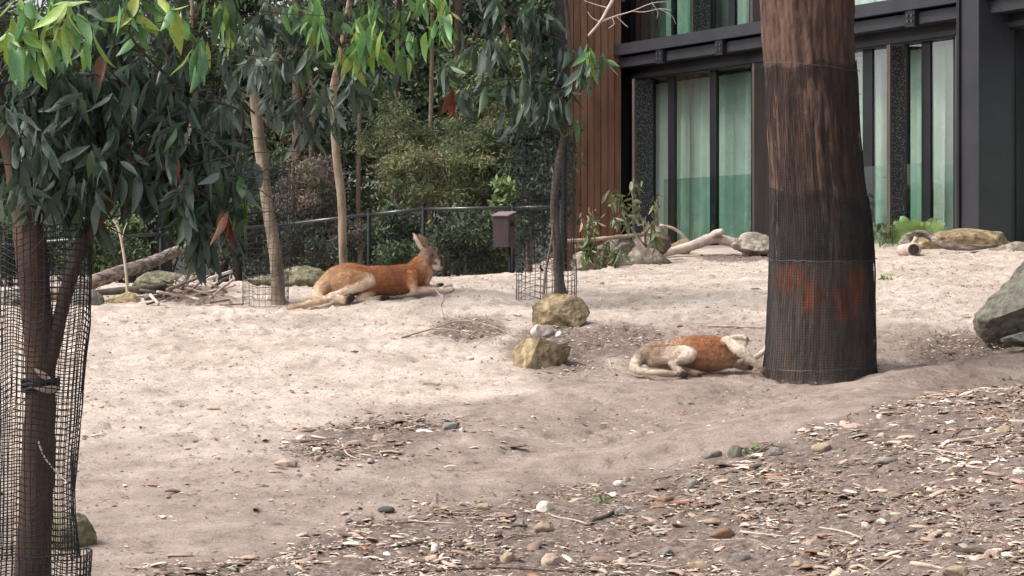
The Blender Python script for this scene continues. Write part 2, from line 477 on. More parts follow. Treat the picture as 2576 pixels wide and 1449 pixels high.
    pr = N('ShaderNodeMapRange'); pr.interpolation_type = 'SMOOTHSTEP'; pr.inputs[1].default_value = .27; pr.inputs[2].default_value = .42; L(zp.outputs['Fac'], pr.inputs[0])
    bq = N('ShaderNodeBump'); bq.inputs['Strength'].default_value = .6; bq.inputs['Distance'].default_value = .022
    L(pr.outputs[0], bq.inputs['Height']); L(bq.outputs[0], bp.inputs['Normal'])
    L(noise(45, 6, .7), bp.inputs['Height']); L(bp.outputs[0], b.inputs['Normal'])
    me = mkmesh('ground', V, F, m, True, col)
    o = bpy.data.objects.new('ground', me); COL.objects.link(o)
    o['kind'] = 'structure'; o['label'] = 'bare sandy enclosure ground with trodden dirt and leaf litter'
build_ground()

# ------------------------------------------------------------------ building
FD = np.array([.404, -.9147]); FN = np.array([-.9147, -.404])      # along the glazed front, and out of it
P0 = np.array([2.64, 38.0])
def s_of(vx, off=0.0):
    q = (vx - CX) / FPX; P = P0 + off * FN
    return (q * P[1] - P[0]) / (FD[0] - q * FD[1])
def off_of(vx, s):
    q = (vx - CX) / FPX; P = P0 + s * FD
    return (q * P[1] - P[0]) / (FN[0] - q * FN[1])
def fp(s, off, h):
    p = P0 + s * FD + off * FN
    return (p[0], p[1], EYE + h)
BF = [(0, 3, 2, 1), (4, 5, 6, 7), (0, 1, 5, 4), (1, 2, 6, 5), (2, 3, 7, 6), (3, 0, 4, 7)]
def fbox(s0, s1, o0, o1, h0, h1):
    return [fp(s0, o1, h0), fp(s1, o1, h0), fp(s1, o0, h0), fp(s0, o0, h0), fp(s0, o1, h1), fp(s1, o1, h1), fp(s1, o0, h1), fp(s0, o0, h1)], BF

def build_building():
    B = thing('lodge_building', 'dark steel framed lodge with curtained green glass doors and rust cladding', 'building', fp(3, 0, -.1))
    def bp(name, s0, s1, o0, o1, h0, h1, m):
        V, F = fbox(s0, s1, o0, o1, h0, h1); return part(name, V, F, m, B)
    HF, HH = .10, 2.64            # floor level and door head, relative to the eye
    HU = 3.14                     # upper glass starts
    HT = 5.9
    SL, SR = s_of(1566), 22.0
    # slabs, back and side walls
    bp('floor_slab', SL - 1.2, SR, -5, .42, -.9, HF, M_STEEL)
    bp('storey_slab', SL, SR, -5, -.12, HH + .06, HU - .08, M_STEEL)
    bp('roof', SL - 1.4, SR, -5.1, .5, HT, HT + .3, M_STEEL)
    bp('back_wall', SL, SR, -5.2, -5.0, -.5, HT, M_ROOM)
    bp('room_wall', SL, SR, -2.2, -2.1, HF, HT, M_ROOM)
    bp('end_wall', SL - .35, SL - .05, -5, .04, -.5, HT, M_DARK)
    bp('end_wall', SR, SR + .3, -5, .3, -.9, HT, M_STEEL)
    # beams between the storeys
    bp('beam', SL - .04, SR, -.1, .10, HH, HH + .17, M_STEEL)
    bp('beam', SL - .04, SR, -.11, .34, HH + .17, HH + .30, M_STEELL)
    bp('sill_beam', SL - .04, SR, -.1, .42, HH + .33, HU - .02, M_STEELL)
    bp('head_trim', SL - .04, SR, .10, .13, HH + .02, HH + .08, M_STEELL)
    bp('beam', SL - .04, SR, -.1, .3, HT - .5, HT - .003, M_STEEL)
    # brackets with bolts
    for vx in (1668, 1818, 2098, 2300, 2470):
        s = s_of(vx, .34)
        bp('bracket', s - .10, s + .10, .34, .40, HH + .14, HH + .33, M_STEEL)
        for ds in (-.05, .04):
            for dh in (.19, .25):
                bp('bolt', s + ds, s + ds + .03, .40, .415, HH + dh, HH + dh + .03, M_WIRE)
    def fin(vl, vr, h0, h1, m, name, edge=True):
        s = s_of(vr, .05); o = max(.12, off_of(vl, s))
        V, F = fbox(s - .05, s, .05, o, h0, h1); part(name, V, F, m, B)
        if edge: bp('fin_edge', s - .06, s + .012, o, o + .03, h0 - .01, h1 + .01, M_FINB)
    low0, low1 = -.6, HH
    fin(1600, 1642, low0, low1 - .02, M_PERF, 'perforated_screen')
    fin(1897, 1942, low0, low1 - .02, M_FINB, 'timber_fin', False)
    fin(2243, 2277, low0, low1 - .02, M_PERF, 'perforated_screen')
    fin(2409, 2455, low0, low1 - .02, M_FINB, 'timber_fin', False)
    fin(1747, 1786, HU, HT - .5, M_PERF, 'perforated_screen')
    fin(1893, 1930, HU, HT - .5, M_FINB, 'timber_fin', False)
    fin(2395, 2440, HU, HT - .5, M_FINB, 'timber_fin', False)
    # big column at the right
    s = s_of(2548, .05); o = off_of(2462, s)
    bp('column', s - .34, s, -.05, o, -.9, HT - .02, M_STEELL)
    bp('column', s - .40, s - .345, o - .10, o + .03, -.9, HT - .02, M_STEEL)
    # glazing: (left px, right px)
    def glaze(panes, h0, h1, bal=None):
        for (a, b) in panes:
            s0, s1 = s_of(a), s_of(b)
            bp('glass_pane', s0 + .004, s1 - .004, -.006, .006, h0, h1, M_GLASS)
    def mull(a, b, h0, h1, d=.022):
        bp('mullion', s_of(a), s_of(b), -.025, d, h0, h1, M_STEEL)
    def curtain(a, b, h0, h1, off=-.28, wave=.055, seed=0):
        s0, s1 = s_of(a - 4, off), s_of(b + 4, off); n = max(12, int((s1 - s0) * 42)); r = random.Random(seed); V = []; F = []
        ph = 0
        rows = [(h0, 1.25), ((h0 + h1) / 2, 1.0), (h1, .75)]
        xs = []
        for i in range(n + 1):
            ph += .5 * r.uniform(.5, 1.5)
            xs.append((s0 + (s1 - s0) * i / n, math.sin(ph) * wave * r.uniform(.6, 1)))
        for h, k in rows:
            for (s_, w) in xs: V.append(fp(s_, off + w * k, h))
        for j in range(2):
            for i in range(n): F.append((j * (n + 1) + i, j * (n + 1) + i + 1, (j + 1) * (n + 1) + i + 1, (j + 1) * (n + 1) + i))
        part('curtain', V, F, M_CURT, B, True)
    HB = -.35
    glaze([(1646, 1684), (1699, 1789), (1805, 1893)], HF, HH); mull(1684, 1699, HB, HH); mull(1789, 1805, HB, HH); mull(1893, 1900, HB, HH); mull(1640, 1646, HB, HH)
    glaze([(1946, 2060), (2080, 2174), (2198, 2277)], HF, HH); mull(1938, 1946, HB, HH); mull(2060, 2080, HB, HH); mull(2174, 2198, HB, HH); mull(2277, 2286, HB, HH)
    glaze([(2286, 2322), (2344, 2402)], HF, HH); mull(2322, 2344, HB, HH); mull(2402, 2412, HB, HH)
    glaze([(2562, 2800), (2830, 3100)], HF, HH); mull(2549, 2562, HB, HH); mull(2800, 2830, HB, HH)
    bp('wall_panel', s_of(2412), s_of(2549), -.3, -.08, HB, HH, M_STEEL)
    for k, (a, b) in enumerate([(1644, 1690), (1694, 1896), (1946, 2178), (2190, 2280), (2284, 2408), (2560, 3100)]):
        curtain(a, b, HF, HH - .03, seed=k)
    # upper storey
    glaze([(1632, 1692), (1700, 1740), (1797, 1836), (1851, 1888)], HU, HT - .5)
    for a, b in ((1590, 1632), (1692, 1700), (1740, 1797), (1836, 1851), (1888, 1900)): mull(a, b, HU, HT - .5)
    glaze([(1946, 2080), (2100, 2400)], HU, HT - .5)
    for a, b in ((1938, 1946), (2080, 2100), (2400, 2470)): mull(a, b, HU, HT - .5)
    glaze([(2575, 3100)], HU, HT - .5); mull(2470, 2575, HU, HT - .5)
    for k, (a, b) in enumerate([(1634, 1742), (1797, 1888), (1946, 2400), (2575, 3100)]):
        curtain(a, b, HU, HT - .55, seed=20 + k)
    # glass balustrades
    def bal(vl, vr, off, h0, h1):
        s0, s1 = s_of(vl, off), s_of(vr, off)
        bp('balustrade_glass', s0, s1, off, off + .014, h0, h1, M_GLASSB)
    bal(1672, 1786, .28, HF - .1, 1.24); bal(1788, 1893, .28, HF - .1, 1.24)
    bal(2165, 2236, .24, HF - .1, 1.24); bal(2284, 2318, .24, HF - .1, 1.24)
    bal(1602, 1742, .40, HU - .1, 4.15)
    # rust coloured cladding on the blade wall at the far end: boards, one by one
    sb = s_of(1563, .30)
    o0 = .30; o1 = off_of(1425, sb)
    nb = 8
    for k in range(nb):
        a = o0 + (o1 - o0) * k / nb; b = o0 + (o1 - o0) * (k + 1) / nb
        for (h0, h1) in ((-.7, 2.86), (2.875, HT)):
            V, F = fbox(sb - .03, sb + .006 * (k % 3), a + .006, b - .006, h0, h1); part('cladding_board', V, F, M_CLAD, B)
    bp('blade_wall', sb - .42, sb - .032, o0 + .02, o1 - .02, -.8, HT - .01, M_STEEL)
    bp('recess_panel', sb - .30, SL + .2, .045, .29, -.7, HT - .02, M_DARK)
build_building()

# ------------------------------------------------------------------ rocks
def ico(sub):
    bm = bmesh.new(); bmesh.ops.create_icosphere(bm, subdivisions=sub, radius=1)
    V = np.array([v.co[:] for v in bm.verts]); F = np.array([[v.index for v in f.verts] for f in bm.faces]); bm.free()
    return V, F
ICO = {k: ico(k) for k in (1, 2, 3, 4, 5)}
def rockverts(size, seed, cuts=9, sub=4, rough=.05, planes=()):
    r = np.random.default_rng(seed); V, F = ICO[sub]; V = V.copy()
    for k in range(cuts):
        n = r.normal(size=3); n /= np.linalg.norm(n); d = r.uniform(.55, .85)
        e = V @ n - d; V = V - np.outer(np.maximum(e, 0), n) * 1.0
    for n, d in planes:
        n = np.array(n, float); n /= np.linalg.norm(n)
        e = V @ n - d; V = V - np.outer(np.maximum(e, 0), n) * 1.0
    V = V / np.abs(V).max(0)
    nr = V / np.linalg.norm(V, axis=1)[:, None]
    V = V + nr * (rough * fbm(V * 2.2, 4, seed))[:, None] + nr * (rough * .4 * fbm(V * 8, 3, seed + 5))[:, None]
    return V * np.array(size) / 2, F
def rock(label, vx0, vx1, vy0, vy1, D, m, seed, depth=.8, cuts=9, tilt=0, yaw=0, sink=.08, name='rock', group=None, rough=.06, planes=(), sub=5, cat='rock'):
    w = (vx1 - vx0) / FPX * D; h = (vy1 - vy0) / FPX * D
    V, F = rockverts((w, w * depth, h * (1 + sink)), seed, cuts, sub, rough, planes)
    Rm = np.array((Matrix.Rotation(tilt, 3, 'Y') @ Matrix.Rotation(yaw, 3, 'Z')))
    V = V @ Rm.T
    c = pt((vx0 + vx1) / 2, (vy0 + vy1) / 2, D)
    V = V + np.array((c.x, c.y, c.z - h * sink / 2))
    base = (c.x, c.y, float(V[:, 2].min()))
    return solo(name, V, F, m, base, label, cat, group, None, True)

rock('tan boulder propped on pebbles just below the caged sapling', 1334, 1484, 736, 852, 24.0, M_SAND1, 5, .75, 7, tilt=.25, planes=[((.3, -.8, .45), .55), ((-.4, -.6, .6), .6)])
rock('wedge shaped sandstone block with flat mossy top beside the litter', 1292, 1446, 830, 944, 22.35, M_SAND1, 12, .8, 3, yaw=.2, planes=[((.25, .1, .9), .5), ((.25, -.95, .1), .5), ((-.9, -.3, .35), .62), ((1, .1, -.1), .7)])
rock('large grey boulder cut by the right edge of the picture', 2448, 2740, 652, 880, 23.2, M_GREYR, 21, .8, 10, planes=[((-.6, -.5, .6), .6)])
rock('low grey stone in the litter in front of the large grey boulder', 2520, 2650, 836, 872, 22.6, M_GREYR, 23, .7, 8)
rock('yellow sandstone block with flat face beside the stick pile', 256, 370, 722, 784, 25.8, M_SANDY, 31, .8, 4, yaw=-.3, planes=[((.25, -.95, .15), .5), ((-.4, -.2, .85), .45), ((1, 0, .1), .7)])
rock('pale mossy flat rock behind the leaning log', 325, 462, 683, 738, 27.6, M_MOSSR, 33, .7, 7, tilt=-.12)
rock('long green tinged rock at the crest behind the lying kangaroo', 615, 838, 668, 738, 28.2, M_MOSSR, 35, .5, 8, rough=.07)
rock('grey boulder behind the netting near the left edge', 165, 262, 726, 796, 25.6, M_GREYR, 37, .8, 8)
rock('dark grey rock half hidden by the netted trunk', -60, 150, 728, 806, 25.9, M_GREYR, 38, .8, 8)
_g = ground(170, 1388)
rock('green grey mossy rock showing past the netting at lower left', 110, 242, 1290, 1420, _g.y + .15, M_MOSSR, 41, .9, 7)
RB = 'rocks heaped below the lodge'
rock('flattish lichened rock at the left end of the heap below the lodge', 1432, 1535, 630, 685, 29.6, M_PALER, 51, .8, 9, group=RB)
rock('rounded grey boulder in the middle of the rock heap by the lodge', 1495, 1605, 592, 664, 30.0, M_LICH, 53, .8, 9, group=RB)
rock('brown lichened rock topping the heap beside the glass door', 1590, 1690, 568, 668, 30.4, M_LICH, 55, .8, 7, group=RB)
rock('long pale rock in front of the heap by the lodge', 1560, 1690, 622, 682, 29.9, M_PALER, 57, .6, 9, group=RB)
rock('pointed tan rock behind the bleached driftwood', 1688, 1748, 597, 655, 31.2, M_SAND1, 59, .8, 6, group=RB)
rock('angular pale boulder at the right end of the bleached driftwood', 1838, 1965, 584, 640, 30.8, M_PALER, 61, .7, 6, group=RB, planes=[((.1, -.9, .4), .55), ((.5, -.5, .5), .6)])
rock('wide low tan rock slab under the glass doors at right', 2290, 2590, 576, 664, 31.0, M_SAND1, 63, .5, 8, group=RB, rough=.06)
rock('flat grey rock at far right in front of the tan slab', 2450, 2660, 608, 668, 30.0, M_PALER, 65, .6, 8, group=RB)
rock('small rock wedged between the lodge rocks and sapling cage', 1545, 1590, 640, 676, 29.7, M_PALER, 67, .8, 7, group=RB)
rock('white round stone perched above the wedge shaped block', 1334, 1364, 816, 846, 22.9, M_STONE[0], 71, .9, 6, sub=3, name='stone', cat='stone')
rock('grey round stone under the propped tan boulder', 1362, 1396, 826, 850, 23.1, M_STONE[2], 72, .9, 6, sub=3, name='stone', cat='stone')
rock('white pebble under the propped tan boulder', 1398, 1416, 832, 850, 23.2, M_STONE[0], 73, .9, 6, sub=3, name='stone', cat='stone')
rock('thin flat tan slab lying alone on the open sand', 1048, 1116, 962, 992, 21.6, M_SAND2, 74, .7, 7, sub=3, name='stone', cat='stone')

# stones read off the photograph: (px, py, width px, height px, material, label)
def Z3(a, b): return ((1000 + a / 1.887) / 1.5652, (1500 + b / 1.887) / 1.5652)
def Z4(a, b): return ((2100 + a / 1.887) / 1.5652, (1500 + b / 1.887) / 1.5652)
def Z5(a, b): return ((3000 + a / 1.887) / 1.5652, (1500 + b / 1.887) / 1.5652)
KS = 1 / 1.887 / 1.5652
ST = [
 (Z3(225, 600), 170, 70, 5, 'pink split stone at the lower left of the small litter patch'),
 (Z3(290, 610), 70, 60, 2, 'small grey stone against the pink split stone'),
 (Z3(640, 550), 90, 50, 3, 'dark blue grey stone beside the curved pale twig'),
 (Z3(470, 570), 80, 45, 1, 'tan stone left of the dark blue grey stone'),
 (Z3(475, 505), 90, 45, 0, 'cream flake stone above the tan stone in the litter patch'),
 (Z3(350, 420), 100, 45, 0, 'pale stone at the upper left of the small litter patch'),
 (Z3(935, 425), 110, 70, 5, 'pinkish stone in the middle of the small litter patch'),
 (Z3(1465, 325), 140, 75, 2, 'grey brown stone at the right end of the small litter patch'),
 (Z3(1545, 365), 40, 52, 0, 'white pebble touching the grey brown stone'),
 (Z3(990, 955), 140, 58, 3, 'dark rectangular stone alone at the edge of the litter'),
 (Z3(1270, 912), 60, 24, 0, 'small white flake right of the dark rectangular stone'),
 (Z3(2160, 930), 140, 95, 0, 'white lumpy stone in the middle of the litter'),
 (Z3(2150, 1080), 150, 100, 1, 'tan domed stone below the white lumpy stone'),
 (Z3(1700, 930), 110, 80, 1, 'tan block among dark bark at the litter edge'),
 (Z3(1545, 910), 80, 45, 1, 'tan pebble left of the tan block'),
 (Z3(1345, 1240), 65, 80, 0, 'upright white stone in the lower litter'),
 (Z3(1890, 1300), 120, 110, 1, 'brown pointed stone near the pink bark scraps'),
 (Z3(1330, 1320), 120, 60, 5, 'pink brown flat stone near the bottom edge'),
 (Z4(625, 760), 85, 52, 0, 'bright white stone under the bent stick'),
 (Z4(690, 730), 70, 70, 1, 'brown stone next to the bright white stone'),
 (Z4(1330, 540), 160, 100, 2, 'grey brown boulderlet at the upper edge of the litter bank'),
 (Z4(1490, 520), 130, 110, 2, 'upright grey stone beside the small green weed'),
 (Z4(1180, 765), 140, 90, 2, 'olive grey stone in the middle of the litter bank'),
 (Z4(980, 880), 170, 75, 4, 'orange brown stone in the middle of the litter'),
 (Z4(1420, 1130), 160, 95, 4, 'orange tan stone at the end of a long pale stick'),
 (Z4(1240, 1370), 190, 80, 1, 'yellow green flat stone near the bottom centre right'),
 (Z4(130, 1320), 180, 120, 5, 'pink brown stone at the bottom among pale scraps'),
 (Z4(980, 1265), 120, 65, 2, 'grey stone near the bottom centre'),
 (Z4(1560, 1310), 150, 80, 2, 'blue grey stone under the long curved twig'),
 (Z4(660, 970), 120, 70, 2, 'square grey stone beside the rusty bark'),
 (Z4(1340, 1045), 150, 55, 1, 'flat tan stone above the orange tan stone'),
 (Z5(460, 480), 180, 100, 1, 'olive tan round stone at the top of the litter bank'),
 (Z5(110, 520), 130, 70, 2, 'grey triangular stone on the long dark stick'),
 (Z5(690, 330), 180, 65, 5, 'pinkish slab stone at the top edge of the bank'),
 (Z5(880, 265), 75, 48, 0, 'white stone highest on the litter bank'),
 (Z5(1410, 310), 80, 50, 0, 'pale grey stone up the bank near the right edge'),
 (Z5(1800, 360), 130, 85, 1, 'yellowish stone near the right edge of the bank'),
 (Z5(1920, 320), 110, 60, 2, 'grey stone right of the yellowish stone'),
 (Z5(915, 590), 200, 80, 2, 'flat grey stone in the middle of the right bank'),
 (Z5(1425, 660), 120, 70, 1, 'ochre stone right of the flat grey stone'),
 (Z5(820, 460), 70, 36, 0, 'white chip stone below the pinkish slab'),
 (Z5(885, 405), 90, 50, 5, 'pink pebble right of the olive tan stone'),
 (Z5(1910, 670), 110, 65, 0, 'pale stone against the right edge'),
 (Z5(770, 1070), 80, 65, 0, 'left of two white stones on the lower right bank'),
 (Z5(900, 1045), 90, 48, 0, 'right of two white stones on the lower right bank'),
 (Z5(960, 1090), 60, 50, 2, 'grey pebble touching the right white stone'),
 (Z5(1460, 1410), 230, 110, 1, 'large ochre stone cut by the bottom edge at right'),
 (Z5(1700, 1290), 130, 90, 5, 'pink stone under the dark bark at lower right'),
 (Z5(1840, 1290), 110, 60, 0, 'cream stone at lower right beside the pink stone'),
 (Z5(260, 1365), 110, 65, 1, 'yellow tan stone near the bottom of the right bank'),
 (Z5(175, 890), 110, 75, 2, 'pale grey wedge stone left in the right bank'),
 (Z5(690, 1385), 110, 45, 5, 'smooth pink pebble at the bottom of the right bank'),
]
for k, ((vx, vy), w, h, mi, lb) in enumerate(ST):
    g = ground(vx, vy + h * KS * .45); D = g.y
    ww = w * KS / FPX * D; hh = h * KS / FPX * D * 1.15
    V, F = rockverts((ww, ww * .8, hh), 100 + k, 14, 3, .09)
    c, s_ = math.cos(k * 1.7), math.sin(k * 1.7)
    V[:, 2] *= 1.0
    V = V + np.array((g.x, g.y + ww * .3, g.z + hh * .22))
    solo('stone', V, F, M_STONE[mi], (g.x, g.y, g.z), lb, 'stone', 'stones lying on the ground', None, True)

# ------------------------------------------------------------------ litter on the ground
def scatter(n, ymin, ymax, fn, xlim=4.6):
    x = rng.uniform(-xlim, xlim, n); y = rng.uniform(ymin, ymax, n)
    z = hrel(x, y) + EYE
    v = toview(np.stack([x, y, z], -1))
    ok = (v[:, 0] > -60) & (v[:, 0] < 2640) & (v[:, 1] < 1500) & (v[:, 1] > 560)
    p = fn(v[:, 0], v[:, 1])
    ok &= rng.uniform(0, 1, n) < p
    return np.stack([x, y, z], -1)[ok], v[ok]
CC = np.array([(.60, .50, .41), (.48, .36, .28), (.36, .25, .19), (.24, .16, .12), (.15, .105, .08), (.34, .165, .095), (.45, .38, .26), (.30, .26, .22), (.09, .07, .06), (.72, .66, .58)])
CW = np.array([.09, .12, .17, .21, .17, .025, .05, .11, .05, .03])
def chip_template(seed):
    r = np.random.default_rng(seed)
    n = 5
    V = []
    bend = r.uniform(-.5, .7); curl = r.uniform(.1, .6); fw = r.uniform(.22, .62)
    for i in range(n):
        t = i / (n - 1); u = t - .5
        w = (.5 - abs(u) ** 1.6 * r.uniform(.5, 1.2)) * r.uniform(.75, 1.15)
        c = bend * u * u
        zz = curl * (.25 - u * u) * .6
        V += [(u, c - fw * w, zz * .6 + r.uniform(-.04, .04)), (u, c, zz + .05), (u, c + fw * w, zz * .6 + r.uniform(-.04, .04))]
    V = np.array(V); F = []
    for i in range(n - 1):
        for j in range(2):
            a = i * 3 + j; F.append((a, a + 1, a + 4, a + 3))
    Vb = V.copy(); Vb[:, 2] -= .05
    k = len(V)
    F2 = [tuple(reversed([q + k for q in f])) for f in F]
    rim = [0, 3, 6, 9, 12, 13, 14, 11, 8, 5, 2, 1]
    F3 = [(rim[i], rim[(i + 1) % 12], rim[(i + 1) % 12] + k, rim[i] + k) for i in range(12)]
    return np.vstack([V, Vb]), np.array(F + F2 + F3)
CHT = [chip_template(k) for k in range(14)]
def frag_template(seed):
    r = np.random.default_rng(seed)
    V = np.array([(-.5, -.1, 0), (.1, -.22, 0), (.5, .02, 0), (.05, .22, 0), (r.uniform(-.2, .2), 0, r.uniform(.12, .3))])
    return V, np.array([(0, 1, 4), (1, 2, 4), (2, 3, 4), (3, 0, 4)])
FRT = [frag_template(k) for k in range(6)]
def inst(T, P, S, yaw, tl, colr):
    """vectorised copies of templates into one mesh"""
    Vs, Fs, Cs, base = [], [], [], 0
    which = rng.integers(0, len(T), len(P))
    for t, (TV, TF) in enumerate(T):
        ix = np.where(which == t)[0]
        if not len(ix): continue
        c, s = np.cos(yaw[ix])[:, None], np.sin(yaw[ix])[:, None]
        q = TV[None] * S[ix][:, None, None]
        ct, st = np.cos(tl[ix])[:, None], np.sin(tl[ix])[:, None]
        x, y, z = q[..., 0], q[..., 1], q[..., 2]
        x, z = x * ct - z * st, x * st + z * ct
        W = np.stack([x * c - y * s, x * s + y * c, z], -1) + P[ix][:, None, :]
        k = len(TV)
        Vs.append(W.reshape(-1, 3)); Fs.append((TF[None] + (np.arange(len(ix)) * k)[:, None, None] + base).reshape(-1, TF.shape[1]))
        Cs.append(np.repeat(colr[ix], k, 0)); base += k * len(ix)
    return np.vstack(Vs), np.vstack(Fs), np.vstack(Cs)
def litden(vx, vy):
    return np.clip(litmask(vx, vy) * (.12 + .88 * sm(-.3, .5, vnoise(np.stack([vx / 150, vy / 60, vx * 0], -1), 77) + .5 * vnoise(np.stack([vx / 50, vy / 22, vx * 0], -1), 78))) + .8 * patchmask(vx, vy) + .03 * (1 + sm(900, 800, vy)), 0, 1)
def colpick(n, jit=.14):
    c = CC[rng.choice(len(CC), n, p=CW / CW.sum())] * rng.uniform(1 - jit, 1 + jit, (n, 1))
    return c
P1, v1 = scatter(60000, 13.5, 20.8, litden)
P2, v2 = scatter(9000, 20.8, 31, litden)
P = np.vstack([P1, P2]); v = np.vstack([v1, v2])
n = len(P)
S = np.clip(rng.lognormal(-3.35, .52, n), .012, .13) * np.where(P[:, 1] > 20.8, .8, 1); yaw = rng.uniform(0, 6.28, n); tl = rng.normal(0, .16, n)
C = colpick(n)
pale = sm(-.05, .5, fbm(np.stack([P[:, 0] * 1.1, P[:, 1] * .8, P[:, 0] * 0], -1), 2, 91))
pk = (rng.uniform(size=n) < pale * .55)
C[pk] = np.array([(.66, .54, .45), (.58, .44, .36), (.52, .36, .29), (.74, .66, .57)])[rng.integers(0, 4, pk.sum())] * rng.uniform(.85, 1.1, (pk.sum(), 1))
Pz = P + np.array((0, 0, .006))
big = np.argsort(-(S / P[:, 1]))
ind = big[:300]; rest = big[300:]
V, F, CV = inst([(t[0][:15], t[1][:8]) for t in CHT], Pz[rest], S[rest], yaw[rest], tl[rest], C[rest])
solo('bark_litter', V, F, M_CHIP, (0, 17, gz(0, 17)), 'dense brown and cream bark scraps covering the foreground bank', None, None, 'stuff', False, CV)
# the 300 scraps that show largest, one by one
cm = {}
for i in ind:
    t = int(rng.integers(0, 14)); ci = int(rng.choice(len(CC), p=CW / CW.sum()))
    if (t, ci) not in cm:
        cm[(t, ci)] = mkmesh('bark_scrap', CHT[t][0], CHT[t][1], M_CHIP, False, np.tile(CC[ci], (len(CHT[t][0]), 1)))
    o = bpy.data.objects.new('bark_scrap', cm[(t, ci)]); COL.objects.link(o)
    o.location = Pz[i]; o.rotation_euler = (rng.normal(0, .1), tl[i], yaw[i]); o.scale = (S[i] * 1.15,) * 3
    tag(o, 'loose curled bark scrap lying in the foreground litter', 'bark', 'larger bark scraps in the foreground litter')
# fine crumbs
P, v = scatter(180000, 13.5, 30, lambda a, b: np.clip(litden(a, b) * .9 + .05, 0, 1))
n = len(P)
V, F, CV = inst(FRT, P + np.array((0, 0, .002)), rng.uniform(.012, .04, n), rng.uniform(0, 6.28, n), rng.normal(0, .1, n), colpick(n) * rng.uniform(.55, 1.05, (n, 1)))
solo('leaf_crumbs', V, F, M_CHIP, (0.3, 17, gz(.3, 17)), 'fine crumbs of leaf and bark strewn over the dirt', None, None, 'stuff', False, CV)
# small pebbles
P, v = scatter(2600, 13.5, 30, lambda a, b: np.clip(litden(a, b) * .55 + .05, 0, 1))
pm_ = [[mkmesh('pebble', *rockverts((1, .8, .55), 300 + a * 7 + b, 13, 2, .08), M_STONE[b], True) for a in range(3)] for b in range(6)]
Sp = np.clip(rng.lognormal(-3.5, .35, len(P)), .015, .075)
order = np.argsort(-(Sp / P[:, 1]))
for i in order[:290]:
    b = int(rng.choice(6, p=[.2, .22, .24, .1, .1, .14]))
    o = bpy.data.objects.new('pebble', pm_[b][int(rng.integers(0, 3))]); COL.objects.link(o)
    o.location = P[i] + np.array((0, 0, Sp[i] * .06)); o.rotation_euler = (0, 0, rng.uniform(0, 6.28)); o.scale = (Sp[i],) * 3
    tag(o, 'little pebble scattered over the enclosure dirt', 'pebble', 'small pebbles scattered over the ground')
rest = order[290:]
if len(rest):
    T = [rockverts((1, .8, .6), 400 + k, 6, 1, .05) for k in range(5)]
    V, F, CV = inst(T, P[rest], Sp[rest], rng.uniform(0, 6.28, len(rest)), rng.normal(0, .1, len(rest)), np.array([(.6, .54, .46), (.34, .27, .19), (.22, .2, .17), (.4, .3, .25)])[rng.integers(0, 4, len(rest))])
    solo('gravel', V, F, M_CHIP, (.6, 17, gz(.6, 17)), 'tiny gravel grains sprinkled through the litter', None, None, 'stuff', True, CV)

# ------------------------------------------------------------------ sticks and fallen wood
def gstick(vpts, wpx, m, label, name='stick', lift=None, cat='stick', group=None, twigs=0, jit=.06):
    """a stick lying on the ground through picture points"""
    P = []
    for k, p in enumerate(vpts):
        g = ground(p[0], p[1]); l = p[2] if len(p) > 2 else 0
        w = wpx / FPX * g.y
        P.append((g.x, g.y, g.z + w * .4 + l))
    P = smooth_path(P, 4)
    n = len(P); w = wpx / FPX * P[0][1] / 2
    rr = [w * (1 - .55 * i / (n - 1)) * (1 + .12 * random.uniform(-1, 1)) for i in range(n)]
    V, F = tube(P, rr, 7, jit)
    return solo(name, V, F, m, tuple(P[0]), label, cat, group, None, True)
gs = lambda Z, L: [Z(*p) for p in L]
gstick(gs(Z3, [(330, 460), (460, 455), (600, 440)]), 9, M_TWIG, 'straight dark stick in the small litter patch')
gstick(gs(Z3, [(650, 455), (690, 545), (820, 605)]), 5, M_TWIGP, 'curved pale twig beside the dark blue grey stone')
gstick(gs(Z3, [(860, 1105), (1050, 1065), (1250, 1045), (1400, 985)]), 6, M_TWIG, 'long dark wavy twig at the lower edge of the track')
gstick(gs(Z3, [(680, 1075), (760, 1062), (830, 1060)]), 5, M_TWIG, 'short dark twig left of the long wavy twig')
gstick(gs(Z3, [(870, 1440), (1300, 1425), (1800, 1400), (2230, 1425)]), 8, M_BARKR, 'long reddish stick along the bottom edge')
gstick(gs(Z3, [(1800, 1230), (1950, 1160), (2170, 1165)]), 7, M_TWIG, 'dark bent twig above the pale pink scraps')
gstick(gs(Z3, [(1060, 1235), (1180, 1225), (1290, 1195)]), 11, M_BARKG, 'thick grey stub of wood in the lower litter')
gstick(gs(Z3, [(40, 1400), (300, 1380), (560, 1340), (730, 1335)]), 6, M_TWIG, 'thin dark stick at the lower left of the litter')
gstick(gs(Z3, [(800, 1365), (1030, 1350), (1130, 1330)]), 5, M_DEAD, 'thin tan stick beside the lower left dark stick')
gstick(gs(Z4, [(270, 720), (440, 650), (560, 665), (830, 670)]), 7, M_TWIG, 'bent stick arching over the bright white stone')
gstick(gs(Z4, [(880, 1120), (1050, 1115), (1230, 1130)]), 7, M_TWIGP, 'cream straight stick left of the orange tan stone')
gstick(gs(Z4, [(1540, 1130), (1720, 1150), (1870, 1165)]), 8, M_TWIGP, 'thick cream stick pointing to the right of the orange tan stone')
gstick(gs(Z4, [(1060, 1190), (1400, 1190), (1640, 1190), (1860, 1320)]), 6, M_DEAD, 'long curved brown twig above the blue grey stone')
gstick(gs(Z4, [(430, 1060), (540, 1020), (640, 960)]), 14, M_BARKG, 'grey weathered stub beside the square grey stone')
gstick(gs(Z4, [(600, 1370), (800, 1375), (1000, 1395), (1130, 1370)]), 7, M_DEAD, 'brown stick along the bottom centre')
